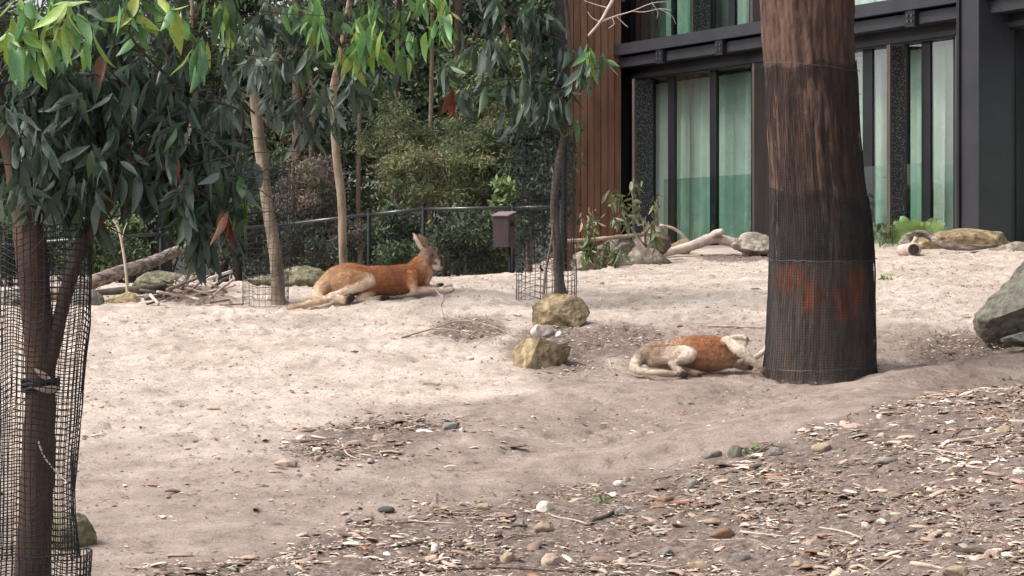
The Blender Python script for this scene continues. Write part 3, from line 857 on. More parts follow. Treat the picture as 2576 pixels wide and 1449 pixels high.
gstick(gs(Z4, [(1570, 580), (1720, 565), (1890, 530)]), 7, M_TWIG, 'dark stick under the grey triangular stone')
gstick(gs(Z4, [(1530, 470), (1720, 475), (1880, 500)]), 6, M_TWIG, 'thin brown stick behind the upright grey stone')
gstick(gs(Z4, [(640, 170), (710, 165), (762, 135)]), 8, M_TWIGP, 'white curled bark strip alone on the brown track')
gstick(gs(Z5, [(1040, 575), (1250, 520), (1500, 550), (1680, 480)]), 7, M_DEAD, 'brown branching twig across the upper right bank')
gstick(gs(Z5, [(1800, 470), (1880, 430), (1947, 410)]), 9, M_TWIG, 'dark twig under the yellowish stone at right')
gstick(gs(Z5, [(1520, 640), (1600, 655), (1700, 650)]), 7, M_TWIGP, 'cream twig at the right of the flat grey stone')
gstick(gs(Z5, [(1680, 890), (1760, 860), (1850, 825)]), 7, M_TWIG, 'short dark twig low on the right bank')
gstick(gs(Z5, [(150, 1315), (300, 1290), (480, 1285)]), 6, M_DEAD, 'thin tan twig near the bottom of the right bank')
gstick(gs(Z5, [(0, 1235), (80, 1270), (150, 1315)]), 5, M_TWIGP, 'pale twig slanting down to the thin tan twig')
gstick(gs(Z5, [(1110, 1380), (1230, 1395), (1360, 1420)]), 16, M_DEAD, 'thick split piece of brown bark at the bottom right')
gstick(gs(Z5, [(1360, 1260), (1500, 1290), (1640, 1290), (1700, 1330)]), 20, M_BARKD, 'thick black charred branch piece at lower right')
gstick(gs(Z5, [(1330, 1330), (1500, 1320), (1620, 1318)]), 10, M_DEAD, 'tan stick lying against the black charred branch')
gstick(gs(Z5, [(1250, 1145), (1330, 1100), (1400, 1050)]), 8, M_TWIG, 'short brown stick right of the white stones')
gstick(gs(Z5, [(500, 1000), (600, 985), (680, 965)]), 8, M_TWIG, 'short dark stick left of the two white stones')
gstick([(425, 778), (530, 773), (640, 766)], 8, M_DEAD, 'long straight stick lying between the stick pile and the caged trunk')
gstick([(1780, 823), (1860, 825), (1935, 828)], 8, M_DEAD, 'straight stick lying behind the sleeping kangaroo')
gstick([(1527, 905), (1560, 898), (1600, 893), (1640, 905)], 7, M_TWIG, 'dark twig by the rump of the sleeping kangaroo')
gstick([(1527, 890), (1532, 905), (1538, 926)], 4, M_TWIGP, 'thin pale twig left of the sleeping kangaroo')
gstick([(550, 895), (620, 890), (690, 887)], 4, M_DEAD, 'thin stick lying in the open sand at left')
gstick([(1560, 1018), (1585, 1015), (1605, 1002)], 6, M_TWIGP, 'pale sliver of wood on the track below the sleeping kangaroo')
for k in range(60):
    P, v = scatter(400, 14, 22, lambda a, b: litmask(a, b))
    x, y, z = P[0]; a = rng.uniform(0, 6.28); L = rng.uniform(.12, .42); w = rng.uniform(.0025, .007)
    pts = []
    for t in np.linspace(-.5, .5, 4):
        qx = x + math.cos(a) * L * t + rng.normal(0, .012); qy = y + math.sin(a) * L * t + rng.normal(0, .012)
        pts.append((qx, qy, gz(qx, qy) + w + .006))
    V, F = tube(smooth_path(pts, 3), w, 5, .1)
    solo('twig', V, F, [M_TWIG, M_DEAD, M_TWIGP][int(rng.choice(3, p=[.45, .35, .2]))], pts[0], 'thin twig lying in the foreground litter', 'twig', 'thin twigs in the foreground litter', None, True)

# log leaning at the left, driftwood, forked branch
(V, F), P, _ = vtube([(60, 770, 26.2, 30), (200, 722, 26.4, 36), (300, 686, 26.7, 33), (380, 660, 27, 30), (440, 634, 27.3, 27), (497, 618, 27.6, 22)], 8, 14, .13)
solo('fallen_log', V, F, M_LOG, tuple(P[0]), 'rough barked grey log leaning up from behind the netted trunk', 'log', None, None, True)
(V, F), P, _ = vtube([(180, 742, 27.2, 16), (320, 730, 27.3, 18), (420, 720, 27.4, 14)], 4, 9, .08)
solo('fallen_log', V, F, M_BARKG, tuple(P[0]), 'thin dark log lying on the ground under the leaning log', 'log', None, None, True)
D = thing('driftwood', 'bleached pinkish driftwood limb lying below the glass doors', 'driftwood', pt(1760, 640, 31))
(V, F), P, _ = vtube([(1640, 642, 30.7, 20), (1700, 630, 30.8, 22), (1750, 615, 30.9, 26), (1790, 600, 31, 27), (1830, 606, 31, 26), (1870, 622, 31, 28), (1880, 640, 31, 24)], 5, 10, .06)
part('limb', V, F, M_DRIFT, D, True)
(V, F), P, _ = vtube([(1785, 602, 31, 24), (1800, 588, 30.95, 20), (1818, 583, 30.9, 16)], 4, 9, .06); part('branch_stub', V, F, M_DRIFT, D, True)
(V, F), P, _ = vtube([(1742, 628, 30.9, 9), (1725, 600, 30.9, 8), (1695, 575, 30.9, 8), (1660, 566, 30.9, 6)], 4, 7, .06); part('branch', V, F, M_DEAD, D, True)
D = thing('fallen_branch', 'crooked cut branch lying before the tan slab at upper right', 'branch', pt(2290, 640, 29.5))
(V, F), P, _ = vtube([(2288, 628, 29.3, 36), (2276, 612, 29.5, 30), (2290, 594, 29.6, 22), (2320, 588, 29.7, 18), (2345, 598, 29.7, 18), (2370, 616, 29.6, 17), (2410, 622, 29.6, 17), (2460, 622, 29.6, 14), (2510, 618, 29.7, 7)], 5, 10, .06)
part('limb', V, F, M_LOG, D, True)
(V, F), P, _ = vtube([(2268, 630, 29.4, 30), (2290, 628, 29.25, 34), (2304, 627, 29.15, 33)], 3, 12, .03); part('cut_stub', V, F, M_DRIFT, D, True)
(V, F), P, _ = vtube([(2296, 627, 29.14, 27), (2300, 627, 29.10, 27)], 2, 12, .03); part('cut_face', V, F, M_BARKR, D)
(V, F), P, _ = vtube([(2290, 622, 29.3, 14), (2302, 606, 29.3, 13), (2306, 596, 29.3, 12)], 3, 8, .05); part('branch_stub', V, F, M_DEAD, D, True)
# grey dead branch through the shrub
(V, F), P, _ = vtube([(1405, 606, 29.7, 8), (1470, 604, 29.8, 9), (1560, 596, 29.9, 10), (1640, 590, 30, 9), (1680, 600, 30.2, 7)], 4, 8, .06)
solo('dead_branch', V, F, M_DEAD, tuple(P[2]), 'straight grey dead branch resting across the lodge rocks', 'branch', None, None, True)
# bare twigs: central fallen branch
D = thing('fallen_branch', 'thin leafless forked branch lying left of the tan boulder', 'branch', ground(1180, 850))
def gpts(L): 
    out = []
    for (a, b, l) in L:
        g = ground(a, b); out.append((g.x, g.y, g.z + .008 + l))
    return out
for L, w in (([(1010, 852, 0), (1090, 838, .03), (1160, 828, .06), (1230, 830, .03), (1300, 850, 0)], .008), ([(1160, 828, .06), (1130, 815, .10), (1112, 790, .16)], .005), ([(1112, 790, .14), (1090, 785, .20)], .004),
             ([(1090, 838, .03), (1150, 850, .05), (1230, 862, .0)], .005), ([(1160, 868, .0), (1200, 850, .05), (1260, 845, .05)], .004), ([(1060, 845, .02), (1120, 862, .03), (1180, 880, 0)], .004), ([(1180, 884, 0), (1230, 866, .04), (1280, 860, .06)], .004)):
    V, F = tube(smooth_path(gpts(L), 4), np.linspace(w, w * .5, 4 * (len(L) - 1) + 1), 6, .06); part('branch', V, F, M_DEAD, D, True)
(V, F), P, _ = vtube([(1118, 806, 24.3, 4), (1110, 770, 24.4, 3.5), (1116, 752, 24.4, 3), (1098, 732, 24.5, 2)], 4, 6, .05); part('branch', V, F, M_DEAD, D, True)
# stick pile
for k in range(46):
    a = random.uniform(380, 560); b = random.uniform(716, 766) - (a - 470) * .05
    g = ground(a, b + 6); an = random.gauss(.15, .8); L = random.uniform(.10, .40); w = random.uniform(.006, .016)
    l = max(0, .13 * (1 - abs(a - 470) / 100)) * random.random()
    pts = [(g.x + math.cos(an) * L * t, g.y + random.gauss(0, .05) + .2 * t, g.z + .015 + l + math.sin(an) * L * .55 * (t + .5 if an > 0 else t - .5)) for t in (-.5, -.1, .2, .5)]
    V, F = tube(smooth_path(pts, 3), w, 6, .08)
    solo('stick', V, F, [M_DEAD, M_TWIG, M_BARKG, M_DRIFT][k % 4], pts[0], 'broken stick heaped beside the yellow sandstone block', 'stick', 'sticks heaped beside the yellow sandstone block', None, True)

# ------------------------------------------------------------------ netting and cages
def net(path, cell, wr, wob, seed, m, nc=None, front=None, zjit=0.0, sag=.0):
    """net tube; path rows (cx, cy, z, radius) from top to bottom (world)"""
    A = np.array(path, float); r = np.random.default_rng(seed)
    L = np.concatenate([[0], np.cumsum(np.hypot(np.diff(A[:, 2]), np.diff(A[:, 0])))])
    nr = max(2, int(L[-1] / cell)); t = np.linspace(0, L[-1], nr + 1)
    B = np.stack([np.interp(t, L, A[:, k]) for k in range(4)], -1)
    if nc is None: nc = int(2 * math.pi * A[:, 3].mean() / cell)
    ang = np.linspace(0, 2 * math.pi, nc, endpoint=False)
    I, J = np.meshgrid(np.arange(nr + 1), np.arange(nc), indexing='ij')
    q = np.stack([np.cos(ang)[J] * 2.2 , np.sin(ang)[J] * 2.2, B[I, 2] * 2.6], -1).reshape(-1, 3)
    w = (wob * fbm(q, 3, seed)).reshape(I.shape)
    da = (wob * .5 * vnoise(q * 1.7, seed + 9)).reshape(I.shape) / B[I, 3]
    dz = (cell * .8 * vnoise(q * 1.3, seed + 19)).reshape(I.shape)
    rad = B[I, 3] + w; th = ang[J] + da
    G = np.stack([B[I, 0] + rad * np.cos(th), B[I, 1] + rad * np.sin(th), B[I, 2] + dz], -1)
    nrm = np.stack([np.cos(th), np.sin(th), np.zeros_like(th)], -1)
    Vs, Fs, base = [], [], 0
    def segs(Aq, Bq, Nq):
        nonlocal base
        T = Bq - Aq; T = T / np.maximum(np.linalg.norm(T, axis=-1, keepdims=True), 1e-9)
        S = np.cross(T, Nq)
        o = [Nq * wr, (-Nq * .5 + S * .87) * wr, (-Nq * .5 - S * .87) * wr]
        W = np.stack([Aq + o[0], Aq + o[1], Aq + o[2], Bq + o[0], Bq + o[1], Bq + o[2]], -2).reshape(-1, 6, 3)
        f = np.array([(0, 1, 4, 3), (1, 2, 5, 4), (2, 0, 3, 5)])
        Fs.append((f[None] + (np.arange(len(W)) * 6)[:, None, None] + base).reshape(-1, 4)); Vs.append(W.reshape(-1, 3)); base += len(W) * 6
    segs(G[:-1], G[1:], nrm[:-1])
    G2 = np.roll(G, -1, 1); segs(G, G2, nrm)
    return np.vstack(Vs), np.vstack(Fs)

def vpath(rows):
    out = []
    for vx, vy, D, r in rows:
        p = pt(vx, vy, D); out.append((p.x, p.y, p.z, r / FPX * D))
    return out

# ------------------------------------------------------------------ leaves
def leaf_template(seed, fold=.25):
    r = np.random.default_rng(seed + 50); n = 8; V = []
    sick = r.uniform(-.34, .34); droop = r.uniform(-.25, .35); tw = r.uniform(-.7, .7); wd_ = r.uniform(.19, .33); pk = r.uniform(.55, .85)
    wav = r.uniform(0, .03)
    for i in range(n):
        t = i / (n - 1)
        u = max(0, (t - .07) / .93)
        w = wd_ * .5 * (u ** pk) * (1 - u) ** 1.05 / ((pk / (pk + 1.05)) ** pk * (1.05 / (pk + 1.05)) ** 1.05) + .0035
        x = sick * t * t * .9; y = droop * t * t + wav * math.sin(t * 9)
        a = tw * t
        for sg in (-1, 0, 1):
            lx = sg * w; ly = abs(sg) * fold * w * 1.7
            V.append((x + lx * math.cos(a) - ly * math.sin(a), y + lx * math.sin(a) + ly * math.cos(a), -t))
    F = []
    for i in range(n - 1):
        for j in range(2):
            a = i * 3 + j; F.append((a, a + 1, a + 4, a + 3))
    return np.array(V), np.array(F)
LFT = [leaf_template(k) for k in range(12)]
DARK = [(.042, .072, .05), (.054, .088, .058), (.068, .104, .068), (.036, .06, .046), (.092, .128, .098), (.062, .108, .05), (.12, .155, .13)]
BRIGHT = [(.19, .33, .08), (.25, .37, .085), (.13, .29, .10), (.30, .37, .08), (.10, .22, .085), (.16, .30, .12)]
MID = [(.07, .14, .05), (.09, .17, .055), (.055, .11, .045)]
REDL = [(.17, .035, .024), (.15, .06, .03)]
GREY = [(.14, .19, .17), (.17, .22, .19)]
def leafmats(n, hang=.55, rnd=None):
    """rotation matrices for hanging leaves"""
    r = rnd or rng
    M = np.zeros((n, 3, 3))
    yaw = r.uniform(0, 2 * math.pi, n); tl = np.abs(r.normal(.12, hang, n)); ta = r.uniform(0, 2 * math.pi, n)
    for i in range(n):
        q = Quaternion((math.cos(ta[i]), math.sin(ta[i]), 0), tl[i]) @ Quaternion((0, 0, 1), yaw[i])
        M[i] = np.array(q.to_matrix())
    return M
class Crown:
    def __init__(s): s.P = []; s.S = []; s.C = []; s.M = []; s.T = []
    def blob(s, c, rad, n, size, pal, hang=.55):
        c = np.array(c)
        m_ = max(1, int(round(n / 5.5)))
        u = rng.normal(size=(m_, 3)); u /= np.linalg.norm(u, axis=1)[:, None]
        u *= rng.uniform(.1, 1, m_)[:, None] ** .45
        wh = rng.integers(0, m_, n)
        an = c + u * np.array(rad) + np.array((0, 0, size * .3))
        for q in range(m_):
            d_ = c - an[q]; L_ = np.linalg.norm(d_) + 1e-6
            s.T.append((an[q], an[q] + d_ / L_ * min(L_, size * 1.3) + np.array((0, 0, size * .35))))
        s.P.append(an[wh] + rng.normal(size=(n, 3)) * size * .16); s.S.append(rng.uniform(.55, 1.3, n) * size)
        pl = np.array(pal); s.C.append(pl[rng.integers(0, len(pl), n)] * rng.uniform(.8, 1.2, (n, 1))); s.M.append(leafmats(n, hang))
    def finish(s, T, mt, limit=300):
        P = np.vstack(s.P); S = np.concatenate(s.S); C = np.vstack(s.C); M = np.concatenate(s.M)
        v = toview(P); vis = (v[:, 0] > -40) & (v[:, 0] < 2620) & (v[:, 1] > -60) & (v[:, 1] < 1449)
        key = np.where(vis, S / P[:, 1], 0)
        # leaves in front show largest
        key = key * (1 + .6 * (P[:, 1].mean() - P[:, 1]) / max(.2, np.ptp(P[:, 1])))
        od = np.argsort(-key); a = od[:limit]; b = od[limit:]
        Tl = wloc(T); meshes = {}
        for i in a:
            t = int(rng.integers(0, len(LFT)))
            ck = tuple(np.round(np.clip(C[i], .01, 1), 2)); k = (t, ck)
            if k not in meshes:
                meshes[k] = mkmesh('leaf', LFT[t][0], LFT[t][1], mt, True, np.tile(C[i], (len(LFT[0][0]), 1)))
            o = bpy.data.objects.new('leaf', meshes[k]); COL.objects.link(o); o.parent = T
            o.matrix_local = Matrix.Translation(Vector(P[i]) - Tl) @ Matrix(M[i].tolist()).to_4x4() @ Matrix.Scale(S[i], 4)
        if s.T and limit:
            mb = MB()
            for (a_, b_) in s.T:
                a_, b_ = Vector(a_), Vector(b_); mb.tube([b_, (a_ + b_) / 2 + Vector((0, 0, .012)), a_], [.0032, .0026, .0016], 4)
            part('twigs', mb.V, mb.F, M_TWIGD, T, False, None, 'stuff')
        if len(b):
            Vs, Fs, Cs, base = [], [], [], 0
            wh = rng.integers(0, len(LFT), len(b))
            for t in range(len(LFT)):
                ix = b[wh == t]
                if not len(ix): continue
                TV, TF = LFT[t]
                W = np.einsum('nij,kj->nki', M[ix], TV) * S[ix][:, None, None] + P[ix][:, None, :]
                k = len(TV)
                Vs.append(W.reshape(-1, 3)); Fs.append((TF[None] + (np.arange(len(ix)) * k)[:, None, None] + base).reshape(-1, 4)); Cs.append(np.repeat(C[ix], k, 0)); base += k * len(ix)
            part('foliage', np.vstack(Vs), np.vstack(Fs), mt, T, True, np.vstack(Cs), 'stuff')

def twigs_to(T, anchor, targets, w, m, sub=3):
    """branches from an anchor point to each target, each with a few side twigs"""
    for q in targets:
        a = Vector(anchor); b = Vector(q); mid = (a + b) / 2 + Vector((random.gauss(0, .08), random.gauss(0, .08), .12 * (b - a).length))
        P = smooth_path([a, mid, b], 6); L = (b - a).length
        mb = MB(); mb.tube(P, np.linspace(w, w * .35, len(P)), 6)
        for k in range(sub):
            s = Vector(P[random.randint(len(P) // 2, len(P) - 1)]); e = s + Vector((random.gauss(0, .22), random.gauss(0, .2), random.gauss(-.02, .14)))
            mb.tube([s, (s + e) / 2 + Vector((0, 0, .03)), e], [w * .35, w * .28, w * .15], 5)
        part('branch', mb.V, mb.F, m, T, True)

def gum(name, label, stems, D0, blobs, leaf, barkm, twigw, anchor, cat='tree', hang=.55):
    base = None
    objs = []
    for sp in stems:
        (V, F), P, rr = vtube(sp, 6, 12, .05)
        if base is None: base = P[0]
        objs.append((V, F))
    T = thing(name, label, cat, base)
    for k, (V, F) in enumerate(objs): part('trunk' if k == 0 else 'stem', V, F, barkm, T, True)
    cr = Crown(); tg = []
    for (vx, vy, dd, rx, ry, n, pal) in blobs:
        D = D0 + dd; c = pt(vx, vy, D)
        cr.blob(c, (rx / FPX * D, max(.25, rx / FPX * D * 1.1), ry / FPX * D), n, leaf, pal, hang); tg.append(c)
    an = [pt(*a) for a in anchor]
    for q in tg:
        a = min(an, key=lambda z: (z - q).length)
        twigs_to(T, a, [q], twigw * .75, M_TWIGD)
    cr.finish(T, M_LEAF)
    return T

# --- left foreground tree
def gtrunk_base(vx, D, w):     # row that carries the stem down to the ground
    g = gz((vx - CX) / FPX * D, D)
    return (vx, HY - (g - .08 - EYE) / FPX ** 0 / D * FPX, D, w)
LD = 14.0
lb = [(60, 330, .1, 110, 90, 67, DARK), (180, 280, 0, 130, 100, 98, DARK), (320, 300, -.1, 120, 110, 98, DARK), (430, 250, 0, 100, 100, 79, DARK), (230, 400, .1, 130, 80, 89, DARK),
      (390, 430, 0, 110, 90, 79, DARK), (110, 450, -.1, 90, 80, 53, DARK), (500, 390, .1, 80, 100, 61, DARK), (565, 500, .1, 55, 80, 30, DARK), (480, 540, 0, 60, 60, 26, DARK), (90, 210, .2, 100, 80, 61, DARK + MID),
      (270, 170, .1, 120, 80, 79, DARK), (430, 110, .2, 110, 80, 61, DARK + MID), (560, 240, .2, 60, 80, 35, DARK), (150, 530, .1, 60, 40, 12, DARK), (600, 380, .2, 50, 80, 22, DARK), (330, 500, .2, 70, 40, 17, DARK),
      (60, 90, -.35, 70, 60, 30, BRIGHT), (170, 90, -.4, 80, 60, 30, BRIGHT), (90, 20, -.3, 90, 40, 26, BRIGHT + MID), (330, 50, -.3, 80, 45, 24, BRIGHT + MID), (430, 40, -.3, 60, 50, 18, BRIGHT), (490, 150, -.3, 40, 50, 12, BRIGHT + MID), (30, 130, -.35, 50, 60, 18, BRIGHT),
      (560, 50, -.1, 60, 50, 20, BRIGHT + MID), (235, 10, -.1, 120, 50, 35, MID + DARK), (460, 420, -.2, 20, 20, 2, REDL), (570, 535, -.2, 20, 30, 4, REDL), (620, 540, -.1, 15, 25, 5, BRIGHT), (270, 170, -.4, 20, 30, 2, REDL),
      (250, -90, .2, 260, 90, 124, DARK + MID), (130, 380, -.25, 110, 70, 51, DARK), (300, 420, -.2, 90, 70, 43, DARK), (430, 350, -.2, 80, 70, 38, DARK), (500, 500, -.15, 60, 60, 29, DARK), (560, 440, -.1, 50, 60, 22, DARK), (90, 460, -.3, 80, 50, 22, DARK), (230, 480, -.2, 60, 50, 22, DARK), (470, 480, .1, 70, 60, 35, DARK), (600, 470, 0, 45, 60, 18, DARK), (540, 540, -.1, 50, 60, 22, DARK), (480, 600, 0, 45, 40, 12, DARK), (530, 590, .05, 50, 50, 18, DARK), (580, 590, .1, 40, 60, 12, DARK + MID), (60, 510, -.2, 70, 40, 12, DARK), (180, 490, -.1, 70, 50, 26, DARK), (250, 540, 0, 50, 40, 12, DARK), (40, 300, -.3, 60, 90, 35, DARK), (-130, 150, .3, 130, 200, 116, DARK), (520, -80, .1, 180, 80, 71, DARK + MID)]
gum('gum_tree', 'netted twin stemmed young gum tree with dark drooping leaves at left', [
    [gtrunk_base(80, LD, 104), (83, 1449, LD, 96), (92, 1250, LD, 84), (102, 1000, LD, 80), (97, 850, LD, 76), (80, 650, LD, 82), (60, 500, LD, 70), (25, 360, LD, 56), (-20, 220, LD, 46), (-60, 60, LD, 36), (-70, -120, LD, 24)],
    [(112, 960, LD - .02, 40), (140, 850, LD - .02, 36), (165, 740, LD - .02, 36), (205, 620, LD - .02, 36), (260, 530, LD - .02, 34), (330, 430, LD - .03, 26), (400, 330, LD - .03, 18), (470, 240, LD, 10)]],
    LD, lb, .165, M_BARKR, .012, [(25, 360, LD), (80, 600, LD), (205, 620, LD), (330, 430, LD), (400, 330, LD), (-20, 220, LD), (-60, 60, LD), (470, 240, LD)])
V, F = net(vpath([(104, 566, LD, 126), (106, 700, LD, 125), (104, 800, LD, 124), (98, 900, LD, 117), (93, 1000, LD, 112), (88, 1120, LD, 108), (86, 1230, LD, 104), (86, 1400, LD, 108)]), .030, .0030, .009, 3, M_NET)
p = pt(90, 1400, LD); solo('tree_guard', V, F, M_NET, tuple(p), 'black plastic netting sleeve round the twin stemmed tree at left', 'tree guard')
V, F = net(vpath([(95, 1386, LD, 136), (90, 1480, LD, 138), (90, 1600, LD, 136), (88, 1690, LD, 134)]), .030, .0030, .010, 5, M_NET)
p = pt(90, 1690, LD); solo('tree_guard', V, F, M_NET, tuple(p), 'lower black netting sleeve at the bottom left corner', 'tree guard')

p = pt(101, 968, LD)
mb = MB()
for k in range(3):
    mb.tube([(p.x + .083 * math.cos(a) * (1 + .06 * math.sin(5 * a + k)), LD + .083 * math.sin(a), p.z + .018 * (k - 1) + .008 * math.sin(3 * a + k)) for a in np.linspace(0, 2 * math.pi, 30)], .012, 6)
solo('tie_strap', mb.V, mb.F, M_NET, tuple(p), 'black rubber tie wound round the netted trunk at left', 'strap', None, None, True)
(V, F), P, _ = vtube([(96, 1110, LD - .1, 5), (112, 1150, LD - .11, 5), (140, 1185, LD - .15, 4), (170, 1215, LD - .2, 3)], 4, 6, .05)
solo('twig', V, F, M_TWIGP, tuple(P[0]), 'pale twig caught slanting on the netted trunk at left', 'twig', None, None, True)
(V, F), P, _ = vtube([(70, 1000, LD - .2, 5), (30, 1030, LD - .2, 4), (-20, 1060, LD - .2, 3)], 4, 6, .05)
solo('twig', V, F, M_TWIG, tuple(P[0]), 'dark twig caught in the netting left of the trunk', 'twig', None, None, True)
lm_ = mkmesh('dry_leaf', LFT[3][0], LFT[3][1], M_LEAF, True, np.tile((.34, .26, .2), (len(LFT[3][0]), 1)))
for (a_, b_, s_, r_, lab) in ((128, 952, .10, 1.9, 'upper dry pale leaf caught at the trunk tie'), (150, 975, .12, 1.2, 'lower dry pale leaf caught at the trunk tie')):
    o = bpy.data.objects.new('dry_leaf', lm_); COL.objects.link(o); o.location = pt(a_, b_, LD - .12); o.scale = (s_,) * 3; o.rotation_euler = (.4, r_, .5)
    tag(o, lab, 'leaf')

# --- middle trees
gum('gum_tree', 'pale slender gum trunk in a netting guard left of the lying kangaroo', [
    [gtrunk_base(702, 25.6, 40), (700, 740, 25.6, 37), (693, 640, 25.6, 33), (673, 520, 25.6, 30), (658, 400, 25.6, 30), (645, 290, 25.6, 28), (640, 180, 25.6, 24), (660, 60, 25.6, 20), (690, -80, 25.6, 14)]],
    25.0, [(590, 240, 0, 60, 60, 28, DARK), (670, 180, -.2, 90, 60, 51, DARK + GREY), (720, 270, 0, 70, 60, 44, DARK), (640, 90, .2, 80, 60, 44, DARK), (750, 130, .1, 70, 70, 44, DARK + MID), (560, 120, .3, 60, 60, 21, DARK), (760, 40, -.3, 80, 40, 19, BRIGHT + MID), (780, 330, 0, 40, 40, 14, DARK), (690, -70, 0, 160, 70, 58, DARK)],
    .225, M_BARKP, .013, [(645, 290, 25.6), (640, 180, 25.6), (660, 60, 25.6)], hang=.6)
gum('gum_tree', 'thin tan trunked gum standing just behind the lying kangaroo', [
    [gtrunk_base(868, 27.6, 24), (862, 620, 27.6, 21), (859, 500, 27.6, 22), (847, 400, 27.6, 21), (842, 320, 27.6, 22), (838, 230, 27.6, 20), (860, 120, 27.4, 16), (880, 0, 27.2, 14), (890, -100, 27.2, 10)]],
    25.6, [(870, 140, -.5, 60, 40, 22, BRIGHT), (790, 50, -.4, 50, 40, 20, BRIGHT), (940, 60, -.4, 60, 40, 22, BRIGHT), (1010, 140, -.3, 50, 40, 14, BRIGHT + MID), (1090, 20, -.3, 60, 40, 18, BRIGHT), (860, 210, .2, 90, 60, 44, DARK), (900, 130, -.2, 70, 50, 19, BRIGHT), (800, 90, -.2, 60, 50, 15, BRIGHT + MID), (830, 280, .2, 60, 40, 25, DARK), (960, 190, .2, 50, 40, 19, DARK + MID), (985, 90, 0, 70, 60, 21, BRIGHT + MID), (1060, 60, 0, 60, 60, 19, BRIGHT), (900, 30, .2, 100, 50, 44, MID + DARK), (920, 250, .3, 40, 40, 8, DARK), (1000, -60, 0, 170, 60, 58, MID + DARK)],
    .225, M_BARKP, .012, [(842, 320, 27.4), (838, 230, 27.3), (860, 120, 27.2), (880, 0, 27.2)], hang=.5)
SD = 25.0
gum('gum_tree', 'dark stemmed sapling in a wire cage behind the tan boulder', [
    [gtrunk_base(1412, SD, 54), (1409, 735, SD, 34), (1406, 700, SD, 26), (1402, 620, SD, 24), (1393, 520, SD, 20), (1403, 420, SD, 18), (1418, 340, SD, 16), (1424, 220, SD, 15), (1432, 110, SD, 12), (1420, -20, SD, 10), (1400, -100, SD, 7)]],
    SD, [(1150, 215, .2, 50, 45, 8, DARK + GREY), (1200, 100, .2, 70, 60, 28, DARK + MID), (1330, 170, 0, 90, 70, 66, DARK), (1380, 70, 0, 70, 70, 51, DARK), (1290, 50, .1, 80, 50, 44, MID + DARK), (1395, 260, -.1, 55, 50, 32, DARK), (1460, 180, -.1, 50, 50, 21, DARK + GREY), (1510, 195, -.2, 40, 45, 13, GREY + MID), (1170, 275, .2, 25, 35, 7, DARK + GREY), (1240, 235, .1, 60, 40, 16, DARK), (1290, 290, .1, 50, 35, 15, DARK), (1485, 150, -.3, 25, 25, 5, BRIGHT),
         (1270, 95, -.2, 14, 14, 3, REDL), (1143, 245, 0, 10, 14, 3, REDL), (1120, 40, 0, 60, 50, 16, BRIGHT + MID), (1340, 270, 0, 60, 50, 21, DARK + MID), (1300, -60, 0, 170, 60, 66, DARK), (1440, 300, -.1, 20, 24, 5, MID)],
    .215, M_BARKG, .010, [(1418, 340, SD), (1424, 220, SD), (1432, 110, SD), (1420, -20, SD)], hang=.5)
# cages
V, F = net(vpath([(1376, 318, SD, 72), (1374, 450, SD, 72), (1372, 600, SD, 74), (1372, 660, SD, 74)]), .045, .0022, .02, 8, M_NET)
solo('tree_guard', V, F, M_NET, tuple(pt(1372, 660, SD)), 'tall faint black netting sleeve round the dark sapling', 'tree guard')
V, F = net(vpath([(1375, 656, SD, 76), (1375, 700, SD, 76), (1374, 752, SD, 76)]), .05, .0026, .006, 9, M_WIRE)
solo('tree_guard', V, F, M_WIRE, tuple(pt(1374, 752, SD)), 'low galvanised wire cage at the foot of the dark sapling', 'tree guard')
V, F = net(vpath([(676, 410, 25.6, 62), (676, 560, 25.6, 62), (672, 692, 25.6, 60)]), .045, .0022, .02, 10, M_NET)
solo('tree_guard', V, F, M_NET, tuple(pt(672, 692, 25.6)), 'tall faint black netting sleeve round the pale gum trunk', 'tree guard')
V, F = net(vpath([(668, 690, 25.6, 58), (668, 730, 25.6, 58), (668, 768, 25.6, 58)]), .05, .0024, .006, 12, M_WIRE)
solo('tree_guard', V, F, M_WIRE, tuple(pt(668, 768, 25.6)), 'low wire cage at the foot of the pale gum trunk', 'tree guard')
(V, F), P, _ = vtube([gtrunk_base(1364, 24.9, 7), (1372, 690, 24.9, 7), (1388, 600, 24.95, 6), (1394, 530, 25, 5)], 4, 7, .04)
solo('garden_stake', V, F, M_TWIG, tuple(P[0]), 'thin leaning stake inside the sapling cage', 'stake', None, None, True)
(V, F), P, _ = vtube([gtrunk_base(1420, 29.2, 14), (1420, 600, 29.2, 14), (1420, 260, 29.2, 14)], 3, 8, 0)
solo('steel_pole', V, F, M_FENCE, tuple(P[0]), 'black upright pole behind the dark sapling by the cladding', 'pole', None, None, True)
# thin pale stem at the left
T = thing('sapling', 'thin leafless pale sapling stem in front of the leaning log', 'sapling', ground(322, 728))
(V, F), P, _ = vtube([gtrunk_base(322, 26.0, 8), (318, 690, 26, 8), (308, 620, 26, 7), (296, 570, 26, 7), (276, 545, 26, 5)], 4, 7, .05); part('trunk', V, F, M_TWIGP, T, True)
(V, F), P, _ = vtube([(306, 610, 26, 4), (312, 580, 26, 3), (320, 560, 26, 2)], 3, 5, .05); part('branch', V, F, M_TWIGP, T, True)
(V, F), P, _ = vtube([(298, 585, 26, 3), (285, 575, 26, 2.5), (268, 572, 26, 2)], 3, 5, .05); part('branch', V, F, M_TWIGP, T, True)

